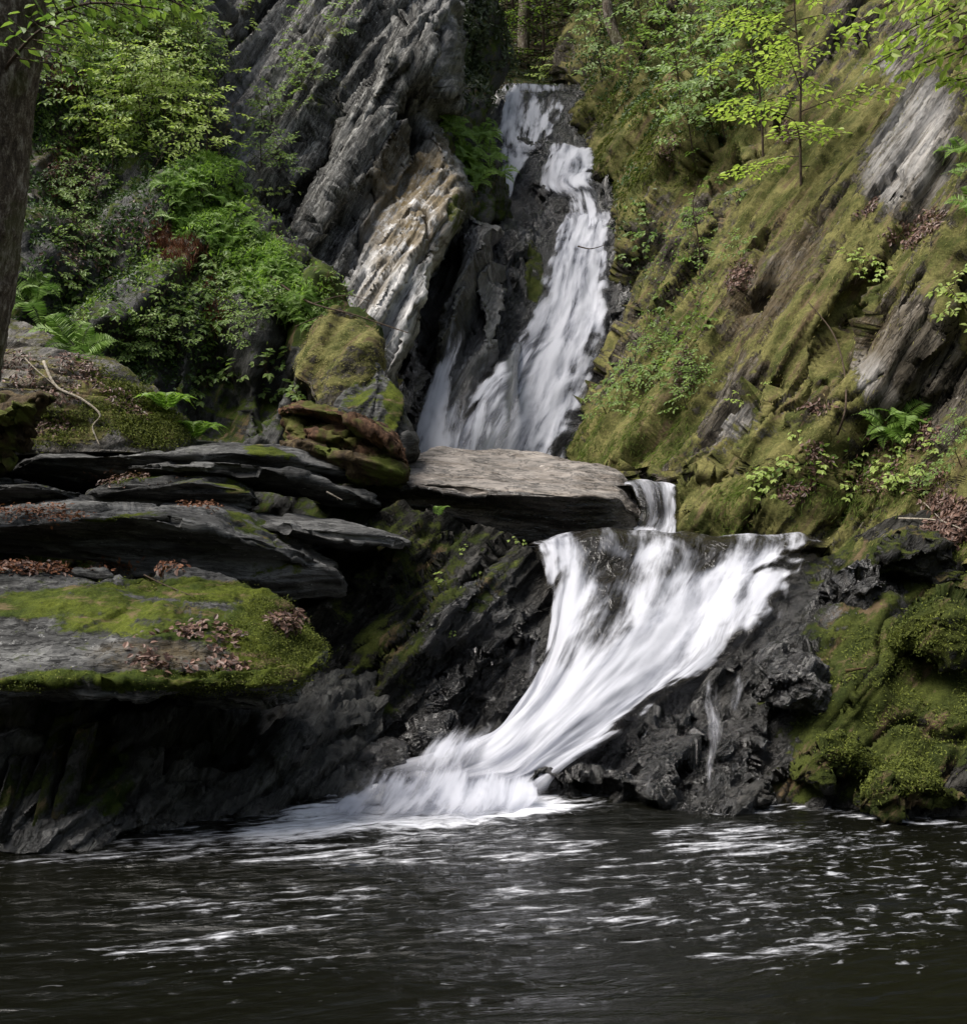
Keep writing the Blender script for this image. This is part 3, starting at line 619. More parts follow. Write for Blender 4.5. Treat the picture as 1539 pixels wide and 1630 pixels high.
sm = tag(empty('waterfall'), 'short white cascade at the right end of the flat boulder', 'waterfall')
fall_part('water_stream', [[(a+(b-a)*t, y, Y) for a, b, y, Y in ((992, 1078, 772, 10.6), (1000, 1080, 778, 10.3), (1010, 1079, 800, 10.15), (1012, 1078, 830, 10.05), (1000, 1076, 852, 9.9), (975, 1074, 869, 9.75))] for t in (0, .3, .6, 1)], None, sm, .50, .7, seed=12, bulge=.05, step=2, edge=.08)
fall_part('water_stream', [[(a+(b-a)*t, y, Y) for a, b, y, Y in ((1015, 1060, 835, 9.9), (990, 1066, 850, 9.75), (950, 1072, 868, 9.55))] for t in (0, .5, 1)], None, sm, .62, .0, seed=13, bulge=.03, step=2, edge=.3, taper=(.4, 0))

lo = tag(empty('waterfall'), 'broad white lower cascade spreading down into the foreground pool', 'waterfall')
lf = ALL['ledge']['f']
LN = [[(838, 866, 9.1), (850, 877, 8.72), (864, 905, 8.55), (868, 960, 8.35), (864, 1030, 8.15), (838, 1100, 7.95), (800, 1158, 7.8), (745, 1190, 7.7), (660, 1212, 7.62), (560, 1228, 7.58)],
      [(905, 866, 9.1), (905, 877, 8.72), (900, 905, 8.52), (896, 960, 8.28), (888, 1030, 8.0), (862, 1100, 7.75), (825, 1158, 7.6), (780, 1195, 7.5), (700, 1222, 7.45), (590, 1250, 7.36)],
      [(1000, 866, 9.1), (990, 877, 8.75), (960, 915, 8.5), (935, 970, 8.2), (912, 1040, 7.85), (880, 1110, 7.6), (840, 1165, 7.45), (800, 1205, 7.35), (730, 1238, 7.3), (620, 1268, 7.1)],
      [(1090, 866, 9.1), (1075, 877, 8.8), (1040, 920, 8.5), (1000, 985, 8.15), (955, 1055, 7.75), (910, 1118, 7.5), (865, 1170, 7.35), (825, 1210, 7.27), (770, 1245, 7.2), (690, 1275, 6.98)],
      [(1170, 866, 9.1), (1155, 877, 8.8), (1110, 930, 8.5), (1065, 1000, 8.1), (1005, 1068, 7.72), (950, 1125, 7.45), (890, 1180, 7.28), (850, 1220, 7.2), (810, 1250, 7.15), (760, 1275, 6.95)],
      [(1250, 866, 9.1), (1235, 877, 8.76), (1185, 930, 8.38), (1130, 1010, 7.95), (1080, 1070, 7.7), (1010, 1128, 7.4), (930, 1185, 7.2), (875, 1225, 7.12), (840, 1252, 7.1), (820, 1272, 6.98)],
      [(1340, 866, 9.0), (1318, 876, 8.66), (1268, 925, 8.28), (1212, 995, 7.85), (1170, 1055, 7.72), (1065, 1115, 7.35), (985, 1170, 7.12), (920, 1210, 7.05), (880, 1240, 7.0), (866, 1268, 6.98)]]
def lf_foam_glint(px, py):
    b = blobs(px, py, [(900, 950, 40, 110, 8, .62), (840, 1150, 120, 110, 20, .95), (780, 1220, 260, 70, 0, 1.1), (1000, 1080, 230, 60, 45, .75), (1120, 960, 170, 45, 40, .55), (1200, 960, 60, 90, -40, .45), (960, 1130, 140, 50, 40, .8)])
    b = np.maximum(b, .40*sstep(866, 900, py))+.26  # foam level; near the lip it also paints in glinting ripples
    return b-.28*blobs(px, py, [(965, 1000, 60, 50, 50, 1), (1090, 905, 140, 25, 15, .9), (960, 920, 45, 28, 0, 1)])
fall_part('water_stream', LN, None, lo, lf_foam_glint, 1., seed=14, bulge=.09, ridge=.06, step=2.2, edge=.12, taper=(0, .12))
AP = [[(x0, y0, CZ*F/(y0-HZ)*.0+Y0), ((x0+x1)/2, (y0+y1)/2, (CZ-.09)*F/((y0+y1)/2-HZ)), (x1, y1, (CZ-.02)*F/(y1-HZ)), (x1-30, y1+22, (CZ+.03)*F/(y1+22-HZ))] for x0, y0, Y0, x1, y1 in
      ((560, 1222, 7.55, 480, 1290), (610, 1208, 7.52, 550, 1298), (680, 1203, 7.42, 620, 1302), (750, 1200, 7.32, 710, 1300), (810, 1215, 7.2, 790, 1292), (860, 1238, 7.08, 860, 1280), (885, 1252, 7.0, 905, 1274))]
fall_part('foam_apron', AP, None, lo, .95, .35, seed=18, bulge=.05, ridge=.05, step=2.2, edge=.28, taper=(.4, .55))
fall_part('foam_apron', [[(x, y, Y) for x, y, Y in ((a+30, 1150, 7.6), (a+10, 1180, 7.48), (a-12, 1210, 7.36), (a-30, 1240, 7.24), (a-50, 1265, 7.12))] for a in (650, 690, 730, 770, 800)], None, lo, .75, 0., seed=19, bulge=.10, ridge=.05, step=2.2, edge=.45, taper=(.45, .4))
fall_part('water_stream', [[(a+(b-a)*t, y) for a, b, y in ((1120, 1165, 1045), (1110, 1160, 1080), (1105, 1160, 1120), (1110, 1165, 1160), (1115, 1160, 1200), (1110, 1150, 1240), (1120, 1145, 1288))] for t in (0, .5, 1)], lf, lo, .22, 0, seed=15, off=.16, edge=.4, taper=(.2, .1))
fall_part('water_stream', [[(a+(b-a)*t, y) for a, b, y in ((950, 1010, 1165), (920, 990, 1190), (895, 950, 1215), (880, 920, 1245))] for t in (0, .5, 1)], lf, lo, .1, 0, seed=16, off=.14, edge=.4, taper=(.2, .1))
fall_part('water_stream', [[(a+(b-a)*t, y) for a, b, y in ((850, 868, 1000), (832, 868, 1040), (825, 862, 1080), (815, 850, 1130), (800, 840, 1165))] for t in (0, .5, 1)], None or lf, lo, .3, 0, seed=17, off=.2, edge=.4, taper=(.2, .1))

for k, (x, y0, y1, w_, dx) in enumerate([(1085, 1110, 1170, 16, 6), (1095, 1180, 1290, 14, 25), (1180, 1060, 1150, 18, -12), (1150, 1150, 1210, 16, -14), (1215, 1000, 1060, 18, -20), (1255, 930, 1000, 16, -18), (1040, 1215, 1275, 12, -8)]):
    fall_part('trickle', [[(x+s_*w_*(1+.5*q)+dx*q, y0+(y1-y0)*q) for q in (0, .35, .7, 1)] for s_ in (-1, 0, 1)], lf, lo, .30, 0, seed=30+k, off=.17, edge=.5, taper=(.25, .25), ridge=.02, bulge=.02, step=2.4)
# ------------------------------------------------------------------ boulders, slabs and logs
def cr(A, ax, m):
    t = np.linspace(0, A.shape[ax]-1, m); A = np.moveaxis(A, ax, 0)
    i = np.clip(t.astype(int), 0, A.shape[0]-2); f = (t-i).reshape((-1,)+(1,)*(A.ndim-1))
    p0, p1, p2, p3 = A[np.maximum(i-1, 0)], A[i], A[i+1], A[np.minimum(i+2, A.shape[0]-1)]
    return np.moveaxis(.5*((2*p1)+(-p0+p2)*f+(2*p0-5*p1+4*p2-p3)*f*f+(-p0+3*p1-3*p2+p3)*f**3), 0, ax)
def closed_resamp(Q, m, smooth):
    """Q (S,K,3) closed profiles -> (S,m,3), even by arc length, rounded"""
    out = np.empty((Q.shape[0], m, 3))
    for s in range(Q.shape[0]):
        q = np.concatenate([Q[s], Q[s, :1]], 0); L = np.concatenate([[0], np.cumsum(np.linalg.norm(np.diff(q, axis=0), axis=1)+1e-6)])
        t = np.linspace(0, L[-1], m, endpoint=False)
        for c in range(3): out[s, :, c] = np.interp(t, L, q[:, c])
    for _ in range(smooth): out = (np.roll(out, 1, 1)+2*out+np.roll(out, -1, 1))/4
    return out
def finish_loft(name, P, mat, disp, mask, parent=None, key=None):
    for d in disp:
        N = normals(P, True); c = P.mean((0, 1)); 
        if ((N*(P-P.mean(1, keepdims=True))).sum(-1)).mean() < 0: N = -N
        amt = d(P); endf = np.sin(np.linspace(0, math.pi, P.shape[0]))[:, None]**.35
        P = P+N*(amt*endf)[..., None]
    N = normals(P, True); flip = False
    if ((N*(P-P.mean(1, keepdims=True))).sum(-1)).mean() < 0: N = -N; flip = True
    qx, qy = proj(P)
    M = np.clip(mask(P, qx, qy, N)*np.ones(P.shape[:2]+(1,)), 0, 1)
    o = grid_mesh(name, P, mat, M, cyc=True, parent=parent, flip=not flip)
    ALL[key or (name+str(len(ALL)))] = dict(P=P, N=N, px=qx, py=qy, M=M)
    return o
def slab(name, label, cat, stn, mat, disp=None, mask=None, fr=FOL_B, rnd=3, step=2.6, group=None, key=None, amp=1., bulge=0., parent=None):
    """stn: (x, ytop, Ytop, ylip, Ylip, ybot, Ybot[, xshift of the top])"""
    Q = []
    for s in stn:
        x, yt, Yt, yl, Yl, yb, Yb = s[:7]
        tb = W(x, yt, Yt); lp = W(x, yl, Yl); bt = W(x, yb, Yb)
        tm = (tb*.5+lp*.5)+np.array([0, 0, bulge]); fm = lp*.5+bt*.5+np.array([0, -bulge*.3, 0])
        bb = np.array([tb[0], tb[1]+.05, bt[2]-.02]); bmid = np.array([tb[0], tb[1]+.12, (tb[2]+bt[2])/2]); ub = (bt+bb)/2+np.array([0, 0, .03])
        Q.append([tb, tm, lp, fm, bt, ub, bb, bmid])
    Q = np.array(Q)
    a, b = Q[0], Q[-1]
    ca, cb = a.mean(0), b.mean(0)
    Q = np.concatenate([[ca+(a-ca)*.02], [ca+(a-ca)*.7], Q[1:-1], [cb+(b-cb)*.7], [cb+(b-cb)*.02]], 0)
    Y = stn[len(stn)//2][4]
    m = int(max(30, np.linalg.norm(np.diff(np.concatenate([Q, Q[:, :1]], 1), axis=1), axis=2).sum(1).max()/Y*F/step))
    n = int(max(30, (stn[-1][0]-stn[0][0])/step))
    R = closed_resamp(Q, min(m, 420), 0)
    R = cr(R, 0, n)
    for _ in range(rnd*3): R = (np.roll(R, 1, 1)+2*R+np.roll(R, -1, 1))/4
    dd = disp or [lambda P: amp*(.05*fbm(P, 1.6, 3, 3)+layers(P, fr, 3.2, .05, 5, .5, .2, .6)), lambda P: amp*(layers(P, fr, 11, .026, 2, .7, .2, 1.)+.03*aniso(P, fr, 3, 4, 2, (1, .2, .35))+.05*facets(P, 3.4, 5, (1, .35, .6), fr)+seams(P, fr, 2.2, .04, 4, .06)), lambda P: amp*(.010*fbm(P, 18, 4, 3, .6)+layers(P, fr, 32, .006, 4, .7, .2, 1.5))]
    mk = mask or (lambda P, x, y, N: M4(.25, .2))
    o = finish_loft(name, R, mat, dd, mk, key=key, parent=parent)
    if parent is None: tag(o, label, cat, group)
    return o
def up_moss(base, k=.5, bl=(), wt=.1, wb=(), q=0, qb=(), st=()):
    def f(P, x, y, N):
        return M4(base+k*(N[..., 2]-.4)+.2*fbm(P, 1.3, 3, 4)+(blobs(x, y, [b for b in bl]) if bl else 0), wt+(blobs(x, y, list(wb)) if wb else 0), blobs(x, y, list(st)) if st else 0, q+(blobs(x, y, list(qb)) if qb else 0))
    return f
SL = MAT['slab']
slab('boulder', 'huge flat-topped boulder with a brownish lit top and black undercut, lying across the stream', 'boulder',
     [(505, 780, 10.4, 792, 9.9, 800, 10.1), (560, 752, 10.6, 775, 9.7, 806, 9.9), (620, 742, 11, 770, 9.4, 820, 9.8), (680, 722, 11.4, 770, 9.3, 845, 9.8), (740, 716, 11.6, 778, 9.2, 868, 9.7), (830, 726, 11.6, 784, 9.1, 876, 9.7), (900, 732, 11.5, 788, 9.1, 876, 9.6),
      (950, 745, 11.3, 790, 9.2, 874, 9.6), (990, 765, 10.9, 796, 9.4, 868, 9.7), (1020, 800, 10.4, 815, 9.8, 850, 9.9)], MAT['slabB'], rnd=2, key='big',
     mask=lambda P, x, y, N: M4(.02+blobs(x, y, [(600, 765, 60, 25, 0, .7)]), .05+.95*sstep(.1, -.3, N[..., 2]), 0, .15*sstep(.3, .7, N[..., 2])),  # downward faces darkened to paint in the undercut's shade; upward faces paler
     disp=[lambda P: .08*fbm(P, 1.3, 3, 3)+layers(P, FOL_B, 2.2, .10, 5, .7, .2, .6), lambda P: layers(P, FOL_B, 8, .04, 2, .9, .2, 1.)+.05*aniso(P, FOL_B, 2.2, 5, 2, (1, .25, .5)), lambda P: .016*fbm(P, 14, 4, 3, .6)+layers(P, FOL_B, 25, .010, 4, .7, .2, 1.5)])
slab('boulder', 'big rounded boulder topped with bright green moss and dead leaves, above the pool', 'boulder',
     [(-200, 905, 7.7, 1080, 5.6, 1120, 5.9), (-60, 900, 7.6, 1085, 5.6, 1108, 5.9), (60, 895, 7.5, 1088, 5.6, 1108, 5.9), (160, 896, 7.4, 1092, 5.65, 1112, 5.95), (260, 908, 7.3, 1090, 5.7, 1118, 6.0), (340, 925, 7.2, 1088, 5.75, 1128, 6.1), (420, 950, 7.1, 1088, 5.85, 1135, 6.2),
      (470, 985, 7.0, 1082, 6.0, 1118, 6.3), (500, 1015, 6.9, 1065, 6.2, 1090, 6.4), (516, 1040, 6.7, 1050, 6.4, 1070, 6.5)], SL, rnd=3, key='mossboulder', step=2.2, bulge=.10,
     mask=up_moss(.20, .25, [(330, 940, 210, 22, -3, .5), (430, 1010, 90, 70, -20, .75), (250, 985, 200, 40, -4, .38), (300, 1085, 230, 22, 0, .75), (80, 1085, 120, 20, 5, .65), (440, 1060, 80, 40, 0, .7), (120, 950, 100, 22, 5, .45), (30, 965, 70, 25, 0, .5), (110, 1040, 90, 18, 3, -.7)], .1, q=.0, st=[(250, 1045, 110, 30, 0, .5)]),
     disp=[lambda P: .16*fbm(P, 1.3, 3, 3)+layers(P, FOL_B, 3.2, .12, 5, .6, .2, .6), lambda P: layers(P, FOL_B, 9, .045, 2, .7, .2, .8)+.07*fbm(P, 3.5, 4, 2)+.04*facets(P, 3.5, 2, (1, .4, .6), FOL_B)+seams(P, FOL_B, 2., .05, 4, .06), lambda P: .026*fbm(P, 15, 4, 3, .65)])
slab('slab', 'long grey layered slab sagging over a black gap above the mossy boulder', 'rock slab',
     [(-200, 800, 8.7, 842, 7.6, 885, 8.0), (-40, 800, 8.7, 840, 7.6, 880, 8.0), (60, 788, 8.7, 832, 7.5, 885, 7.9), (150, 780, 8.7, 822, 7.5, 895, 7.9), (240, 786, 8.7, 822, 7.5, 912, 7.9), (320, 800, 8.7, 840, 7.5, 930, 7.9), (400, 820, 8.6, 858, 7.6, 945, 8.0), (470, 848, 8.5, 880, 7.8, 955, 8.1), (520, 885, 8.4, 905, 8.0, 950, 8.2), (545, 920, 8.3, 925, 8.1, 945, 8.2)],
     SL, rnd=1, key='slabA', mask=up_moss(.08, .3, [(130, 835, 160, 10, 8, .5), (410, 840, 80, 18, -20, .4), (440, 900, 70, 40, -30, .35)], .1, q=.1), amp=1.3)
slab('slab', 'thin pointed grey slab jutting right from under the long grey slab', 'rock slab',
     [(380, 812, 8.9, 828, 8.4, 860, 8.6), (460, 820, 8.9, 842, 8.2, 862, 8.5), (540, 828, 8.8, 852, 8.0, 872, 8.4), (600, 838, 8.8, 858, 8.0, 872, 8.4), (635, 850, 8.7, 862, 8.15, 870, 8.4), (650, 860, 8.6, 864, 8.3, 868, 8.4)], SL, rnd=1, mask=up_moss(.1, .2, q=.1))
slab('slab', 'long dark flat slab lying uppermost on the left rock stack', 'rock slab',
     [(20, 742, 9.6, 748, 9.2, 756, 9.3), (60, 716, 9.9, 730, 9.1, 760, 9.3), (160, 713, 10, 726, 9.0, 766, 9.2), (260, 709, 10, 724, 8.9, 766, 9.2), (360, 706, 10, 722, 8.9, 760, 9.2), (430, 708, 9.9, 726, 9.0, 758, 9.2), (500, 722, 9.8, 740, 9.1, 762, 9.3), (545, 738, 9.7, 750, 9.2, 765, 9.3), (568, 750, 9.6, 755, 9.4, 762, 9.4)], SL, rnd=1,
     mask=up_moss(.15, .2, [(430, 722, 50, 14, -10, .5), (200, 740, 60, 12, 0, .3)], .2), key='slabT')
slab('slab', 'narrow dark slab wedged under the uppermost slab, dipping to the right', 'rock slab',
     [(210, 738, 9.2, 742, 8.9, 750, 9.), (300, 734, 9.2, 742, 8.75, 764, 9.), (400, 738, 9.2, 746, 8.7, 772, 9.), (480, 750, 9.2, 760, 8.75, 786, 9.), (550, 770, 9.2, 780, 8.85, 802, 9.), (600, 792, 9.2, 798, 9.0, 806, 9.)], SL, rnd=1, mask=up_moss(.2, .2, (), .2))
slab('boulder', 'low moss-edged rock between the two long slabs of the stack', 'boulder',
     [(125, 785, 9.0, 790, 8.7, 800, 8.8), (160, 768, 9.1, 780, 8.5, 805, 8.7), (250, 756, 9.1, 770, 8.4, 806, 8.6), (330, 754, 9.1, 768, 8.4, 806, 8.6), (385, 762, 9.0, 780, 8.5, 808, 8.6), (408, 785, 8.9, 792, 8.6, 804, 8.7)], SL, mask=up_moss(.30, .4, [(370, 775, 30, 20, 0, .3), (200, 762, 60, 10, 0, .3)]), key='rockM')
slab('boulder', 'dark low rock at the left frame edge below the rotten stump', 'boulder',
     [(-150, 760, 9.0, 775, 8.3, 810, 8.5), (-30, 758, 9.0, 775, 8.3, 808, 8.5), (40, 754, 9.0, 772, 8.3, 800, 8.5), (90, 766, 8.9, 780, 8.4, 800, 8.6), (128, 786, 8.8, 790, 8.6, 798, 8.7)], SL, mask=up_moss(.2, .3))
slab('boulder', 'triangular greenish rock standing on end beside the upper fall', 'boulder',
     [(520, 672, 10.2, 682, 9.95, 715, 9.95), (548, 634, 10.3, 655, 9.9, 716, 9.8), (576, 600, 10.4, 640, 9.9, 718, 9.75), (598, 572, 10.5, 630, 9.95, 720, 9.75), (608, 580, 10.5, 632, 10.0, 722, 9.75), (628, 606, 10.4, 650, 10.0, 722, 9.8), (645, 640, 10.3, 670, 10.05, 722, 9.85), (657, 690, 10.2, 700, 10.1, 720, 9.95)], MAT['slab'], fr=FOL_L,
     mask=up_moss(.42, .3, [(628, 640, 18, 40, 0, .3)]), key='tri')
slab('boulder', 'small grey rock leaning against the foot of the triangular rock', 'boulder',
     [(622, 695, 10.2, 705, 10.0, 722, 10.0), (636, 676, 10.3, 692, 9.9, 724, 9.9), (648, 674, 10.3, 692, 9.9, 724, 9.9), (660, 698, 10.2, 706, 10.0, 720, 10.0)], MAT['slab'], fr=FOL_L, mask=up_moss(.3, .4))
slab('boulder', 'rounded yellow-green mossy boulder below the ferns beside the grey cliff', 'boulder',
     [(470, 560, 10.9, 575, 10.6, 600, 10.5), (492, 515, 11.1, 560, 10.5, 635, 10.3), (525, 490, 11.2, 560, 10.4, 655, 10.2), (560, 492, 11.2, 555, 10.4, 655, 10.2), (590, 513, 11.1, 555, 10.5, 630, 10.3), (606, 545, 11.0, 560, 10.6, 600, 10.5)], MAT['bankR'], fr=FOL_L, disp=[lambda P: .14*fbm(P, 1.6, 3, 3)+layers(P, FOL_L, 2.5, .08, 4, .5, .3, .4), lambda P: .05*fbm(P, 5, 4, 3)+.03*aniso(P, FOL_L, 4, 3, 3), lambda P: .015*fbm(P, 20, 3, 2)],
     mask=up_moss(.62, .4), key='mound')
slab('boulder', 'sloping mossy boulder strewn with leaves and a pale root, beneath the big tree', 'boulder',
     [(-200, 450, 10.2, 580, 9.5, 730, 9.2), (-60, 472, 10.1, 590, 9.45, 725, 9.2), (0, 496, 10.05, 595, 9.45, 722, 9.2), (70, 522, 10., 610, 9.4, 722, 9.2), (130, 550, 9.95, 630, 9.4, 722, 9.2), (190, 582, 9.9, 650, 9.4, 722, 9.2), (240, 620, 9.8, 675, 9.4, 722, 9.25), (280, 658, 9.75, 695, 9.4, 722, 9.3), (308, 700, 9.9, 710, 9.7, 722, 9.6)], MAT['bankR'], fr=FOL_B,
     mask=up_moss(.42, .3, [(210, 660, 90, 40, -30, .4), (110, 680, 80, 40, 0, .4), (60, 560, 60, 50, 0, -.4)], q=.25, st=[(60, 600, 80, 40, -30, .5)]), key='leftb')
slab('boulder', 'black glistening broken rock splitting the foot of the lower cascade from the pool', 'boulder',
     [(868, 1245, 7.2, 1250, 7.05, 1268, 7.0), (890, 1212, 7.35, 1232, 7.0, 1272, 6.95), (940, 1190, 7.5, 1218, 7.0, 1276, 6.9), (1000, 1168, 7.6, 1205, 7.0, 1282, 6.8), (1060, 1150, 7.7, 1200, 6.95, 1290, 6.72), (1120, 1155, 7.6, 1205, 6.9, 1296, 6.65), (1170, 1185, 7.4, 1220, 6.85, 1298, 6.62), (1215, 1240, 7.1, 1250, 6.8, 1296, 6.65)], MAT['ledge'], fr=FOL_W, key='wetrock', rnd=1, step=2.2,
     mask=lambda P, x, y, N: M4(.0, 1., 0, 0), disp=[lambda P: .16*facets(P, 2.6, 7)+layers(P, FOL_W, 2.4, .14, 3, .6, .2, .7), lambda P: .05*facets(P, 6.5, 3, (1, .35, .7), FOL_W)+layers(P, FOL_W, 8, .05, 3, .5, .15, .8), lambda P: .02*facets(P, 17, 3, (1, .35, .7), FOL_W)+.008*fbm(P, 20, 3, 1)])
for i, (x, y, w_, h_, Y, lb) in enumerate([(1385, 930, 60, 40, 7.95, 'rounded wet stone at the right end of the lip of the lower cascade'), (1465, 880, 70, 40, 7.9, 'brown lump of rock below the leaf litter at the right edge'), (1500, 985, 70, 50, 7.2, 'mossy hump of rock at the right frame edge above the pool bank'),
                                       (1330, 1200, 60, 45, 6.75, 'low mossy rock on the right bank just above the pool'), (1450, 1245, 80, 45, 6.5, 'broad low mossy rock at the right waterline'), (690, 1165, 55, 40, 7.75, 'shiny wet rock left of the foot of the lower cascade'), (600, 1210, 60, 40, 7.6, 'black wet rock beside the left end of the white foam'), (1260, 1080, 55, 45, 7.2, 'dark wet rock on the right side of the lower cascade')]):
    slab('boulder', lb, 'boulder', [(x-w_, y+h_*.3, Y+.1, y+h_*.4, Y, y+h_, Y), (x-w_*.6, y-h_*.5, Y+.3, y, Y-.1, y+h_, Y-.05), (x, y-h_*.9, Y+.4, y-h_*.1, Y-.15, y+h_*1.1, Y-.1), (x+w_*.6, y-h_*.6, Y+.3, y, Y-.12, y+h_*1.1, Y-.05), (x+w_, y+h_*.2, Y+.1, y+h_*.4, Y, y+h_, Y)],
         MAT['ledge'] if i in (0, 5, 6, 7) else MAT['ledge'], fr=FOL_W, key='rk%d' % i, rnd=2,
         mask=(lambda P, x_, y_, N: M4(.05, 1., 0, .1)) if i in (0, 5, 6, 7) else up_moss([0, .45, .85, .8, .85][i], .3, (), .3), disp=[lambda P: .12*facets(P, 3.2, 7)+layers(P, FOL_W, 3.4, .06, 3, .8, .2, 1.), lambda P: .05*facets(P, 8, 3, (1, .5, .8), FOL_W), lambda P: .02*facets(P, 20, 3)+.01*fbm(P, 20, 3, 1)])

def tube(pts, rads, m=16, n=None, smooth_path=True):
    P = np.array(pts, float); r = np.array(rads, float)[:, None]
    n = n or max(8, len(P)*5)
    A = cr(np.concatenate([P, r], 1), 0, n); C, r = A[:, :3], np.maximum(A[:, 3], .0005)
    T = norm(np.gradient(C, axis=0)); ref = np.array([0, 1., .1]) if abs(T[0][1]) < .9 else np.array([1., 0, 0])
    U = norm(np.cross(T, ref)); V = np.cross(T, U); a = np.linspace(0, 2*math.pi, m, endpoint=False)
    return C[:, None]+r[:, None, None]*(U[:, None]*np.cos(a)[None, :, None]+V[:, None]*np.sin(a)[None, :, None])
def capped(P):
    return np.concatenate([P[:1].mean(1, keepdims=True)+(P[:1]-P[:1].mean(1, keepdims=True))*.02, P, P[-1:].mean(1, keepdims=True)+(P[-1:]-P[-1:].mean(1, keepdims=True))*.02], 0)
def shard(name, label, cat, pts, mat, w0, dep, group=None, sc=1, msk=.2, wt=.4, fr=FOL_W):
    """upturned thin slab: pts [(px,py,Y)...] along its length, half width in pixels"""
    C = np.array([W(*p) for p in pts]); n = len(pts)
    wd = np.array([w0*(.75 if i == 0 else (.55 if i == n-1 else 1)) for i in range(n)])*C[:, 1]/F
    Q = np.stack([C+np.stack([-wd, 0*wd, .3*wd], 1), C+np.stack([-wd*.7, -.25*dep+0*wd, .3*wd], 1), C+np.stack([wd*.8, -.15*dep+0*wd, -.3*wd], 1), C+np.stack([wd, .2*dep+0*wd, -.3*wd], 1), C+np.stack([0*wd, dep+0*wd, 0*wd], 1)], 1)
    c0, c1 = Q[0].mean(0), Q[-1].mean(0)
    Q = np.concatenate([[c0+(Q[0]-c0)*.05], Q, [c1+(Q[-1]-c1)*.5], [c1+(Q[-1]-c1)*.03]], 0)
    R = cr(closed_resamp(Q, 60, 1), 0, 90)
    o = finish_loft(name, R, mat, [lambda P: .025*sc*fbm(P, 4, 3, 3), lambda P: layers(P, fr, 14, .014*sc, 3, .6)+.012*sc*fbm(P, 14, 3, 3)], lambda P, x, y, N: M4(msk+.3*(N[..., 2]-.2)+.2*fbm(P, 3, 2, 1), wt, 0, .1))
    return tag(o, label, cat, group)
gS = 'upturned rock blades at the left pool edge'
for lb, pts, w_ in [('mossy rock blade leaning right, the tallest in the row below the big mossy boulder', [(30, 1330, 5.95), (62, 1240, 6.05), (100, 1145, 6.2)], 13), ('short blunt rock blade at the left frame edge by the pool', [(-5, 1330, 5.85), (12, 1270, 5.9), (28, 1205, 6.0)], 12),
                    ('thin rock blade second from the right in the row below the mossy boulder', [(62, 1325, 5.95), (78, 1250, 6.0), (92, 1190, 6.1)], 9), ('rightmost broad rock blade with a hooked top at the pool edge', [(92, 1325, 6.0), (110, 1250, 6.05), (132, 1165, 6.15)], 13), ('narrow dark rock blade tucked between the tallest and the left frame edge', [(8, 1335, 5.9), (35, 1260, 5.98), (52, 1195, 6.1)], 8)]:
    shard('rock_blade', lb, 'rock', pts, MAT['ledge'], w_, .25, gS, msk=.55, wt=.5)

# rotten log with red-brown heart, mossy flank
lg = tag(empty('rotten_log'), 'short rotten log with red-brown crumbling top and mossy side, lying behind the big flat boulder', 'log')
LGF = frame((.3, .2, .9), (.85, 0, -.45))
gl = lambda k: [lambda P: .05*fbm(P, 3, 3, 3)+.10*k*facets(P, 4, 5, (1, .25, .7), LGF), lambda P: .05*k*facets(P, 10, 2, (1, .2, .7), LGF)+layers(P, LGF, 14, .035, 2, .5, .2, .8), lambda P: .02*facets(P, 26, 2, (1, .2, .7), LGF)]
slab('shell', '', '', [(448, 650, 10.0, 653, 9.8, 658, 9.9), (470, 642, 10.1, 650, 9.5, 664, 9.8), (515, 645, 10.1, 655, 9.4, 672, 9.7), (560, 655, 10.0, 666, 9.2, 684, 9.5), (600, 676, 9.9, 688, 9.1, 706, 9.4), (628, 702, 9.7, 714, 9.1, 732, 9.4), (646, 726, 9.5, 732, 9.3, 742, 9.4)], MAT['rot'], fr=LGF, rnd=0, parent=lg, disp=gl(.7))
slab('crumbled_core', '', '', [(462, 668, 10., 676, 9.7, 700, 9.6), (490, 664, 9.9, 684, 9.5, 716, 9.4), (530, 668, 9.9, 692, 9.45, 730, 9.35), (570, 682, 9.8, 706, 9.35, 740, 9.3), (605, 702, 9.7, 722, 9.25, 750, 9.3), (636, 725, 9.6, 738, 9.2, 752, 9.3)], MAT['rot'], fr=LGF, rnd=0, parent=lg, disp=gl(1.3))
slab('mossy_flank', '', '', [(455, 704, 9.8, 710, 9.5, 724, 9.4), (480, 688, 9.8, 704, 9.3, 734, 9.3), (515, 698, 9.7, 716, 9.2, 748, 9.3), (560, 712, 9.6, 728, 9.05, 766, 9.3), (605, 722, 9.5, 740, 9.05, 768, 9.3), (640, 740, 9.4, 748, 9.15, 762, 9.3)], MAT['rotm'], fr=LGF, rnd=0, parent=lg, disp=gl(.9))
slab('stump', 'dark rotten tree stump broken off to a point at the left frame edge', 'stump',
     [(-150, 660, 8.9, 690, 8.3, 760, 8.5), (-50, 645, 8.9, 680, 8.3, 755, 8.5), (0, 634, 8.9, 660, 8.3, 738, 8.5), (35, 630, 8.8, 645, 8.35, 700, 8.5), (62, 622, 8.7, 632, 8.4, 655, 8.5), (82, 626, 8.6, 630, 8.5, 636, 8.5)], MAT['rotm'], fr=frame((.3, .2, .9), (.9, 0, .3)), rnd=1, amp=2.2)
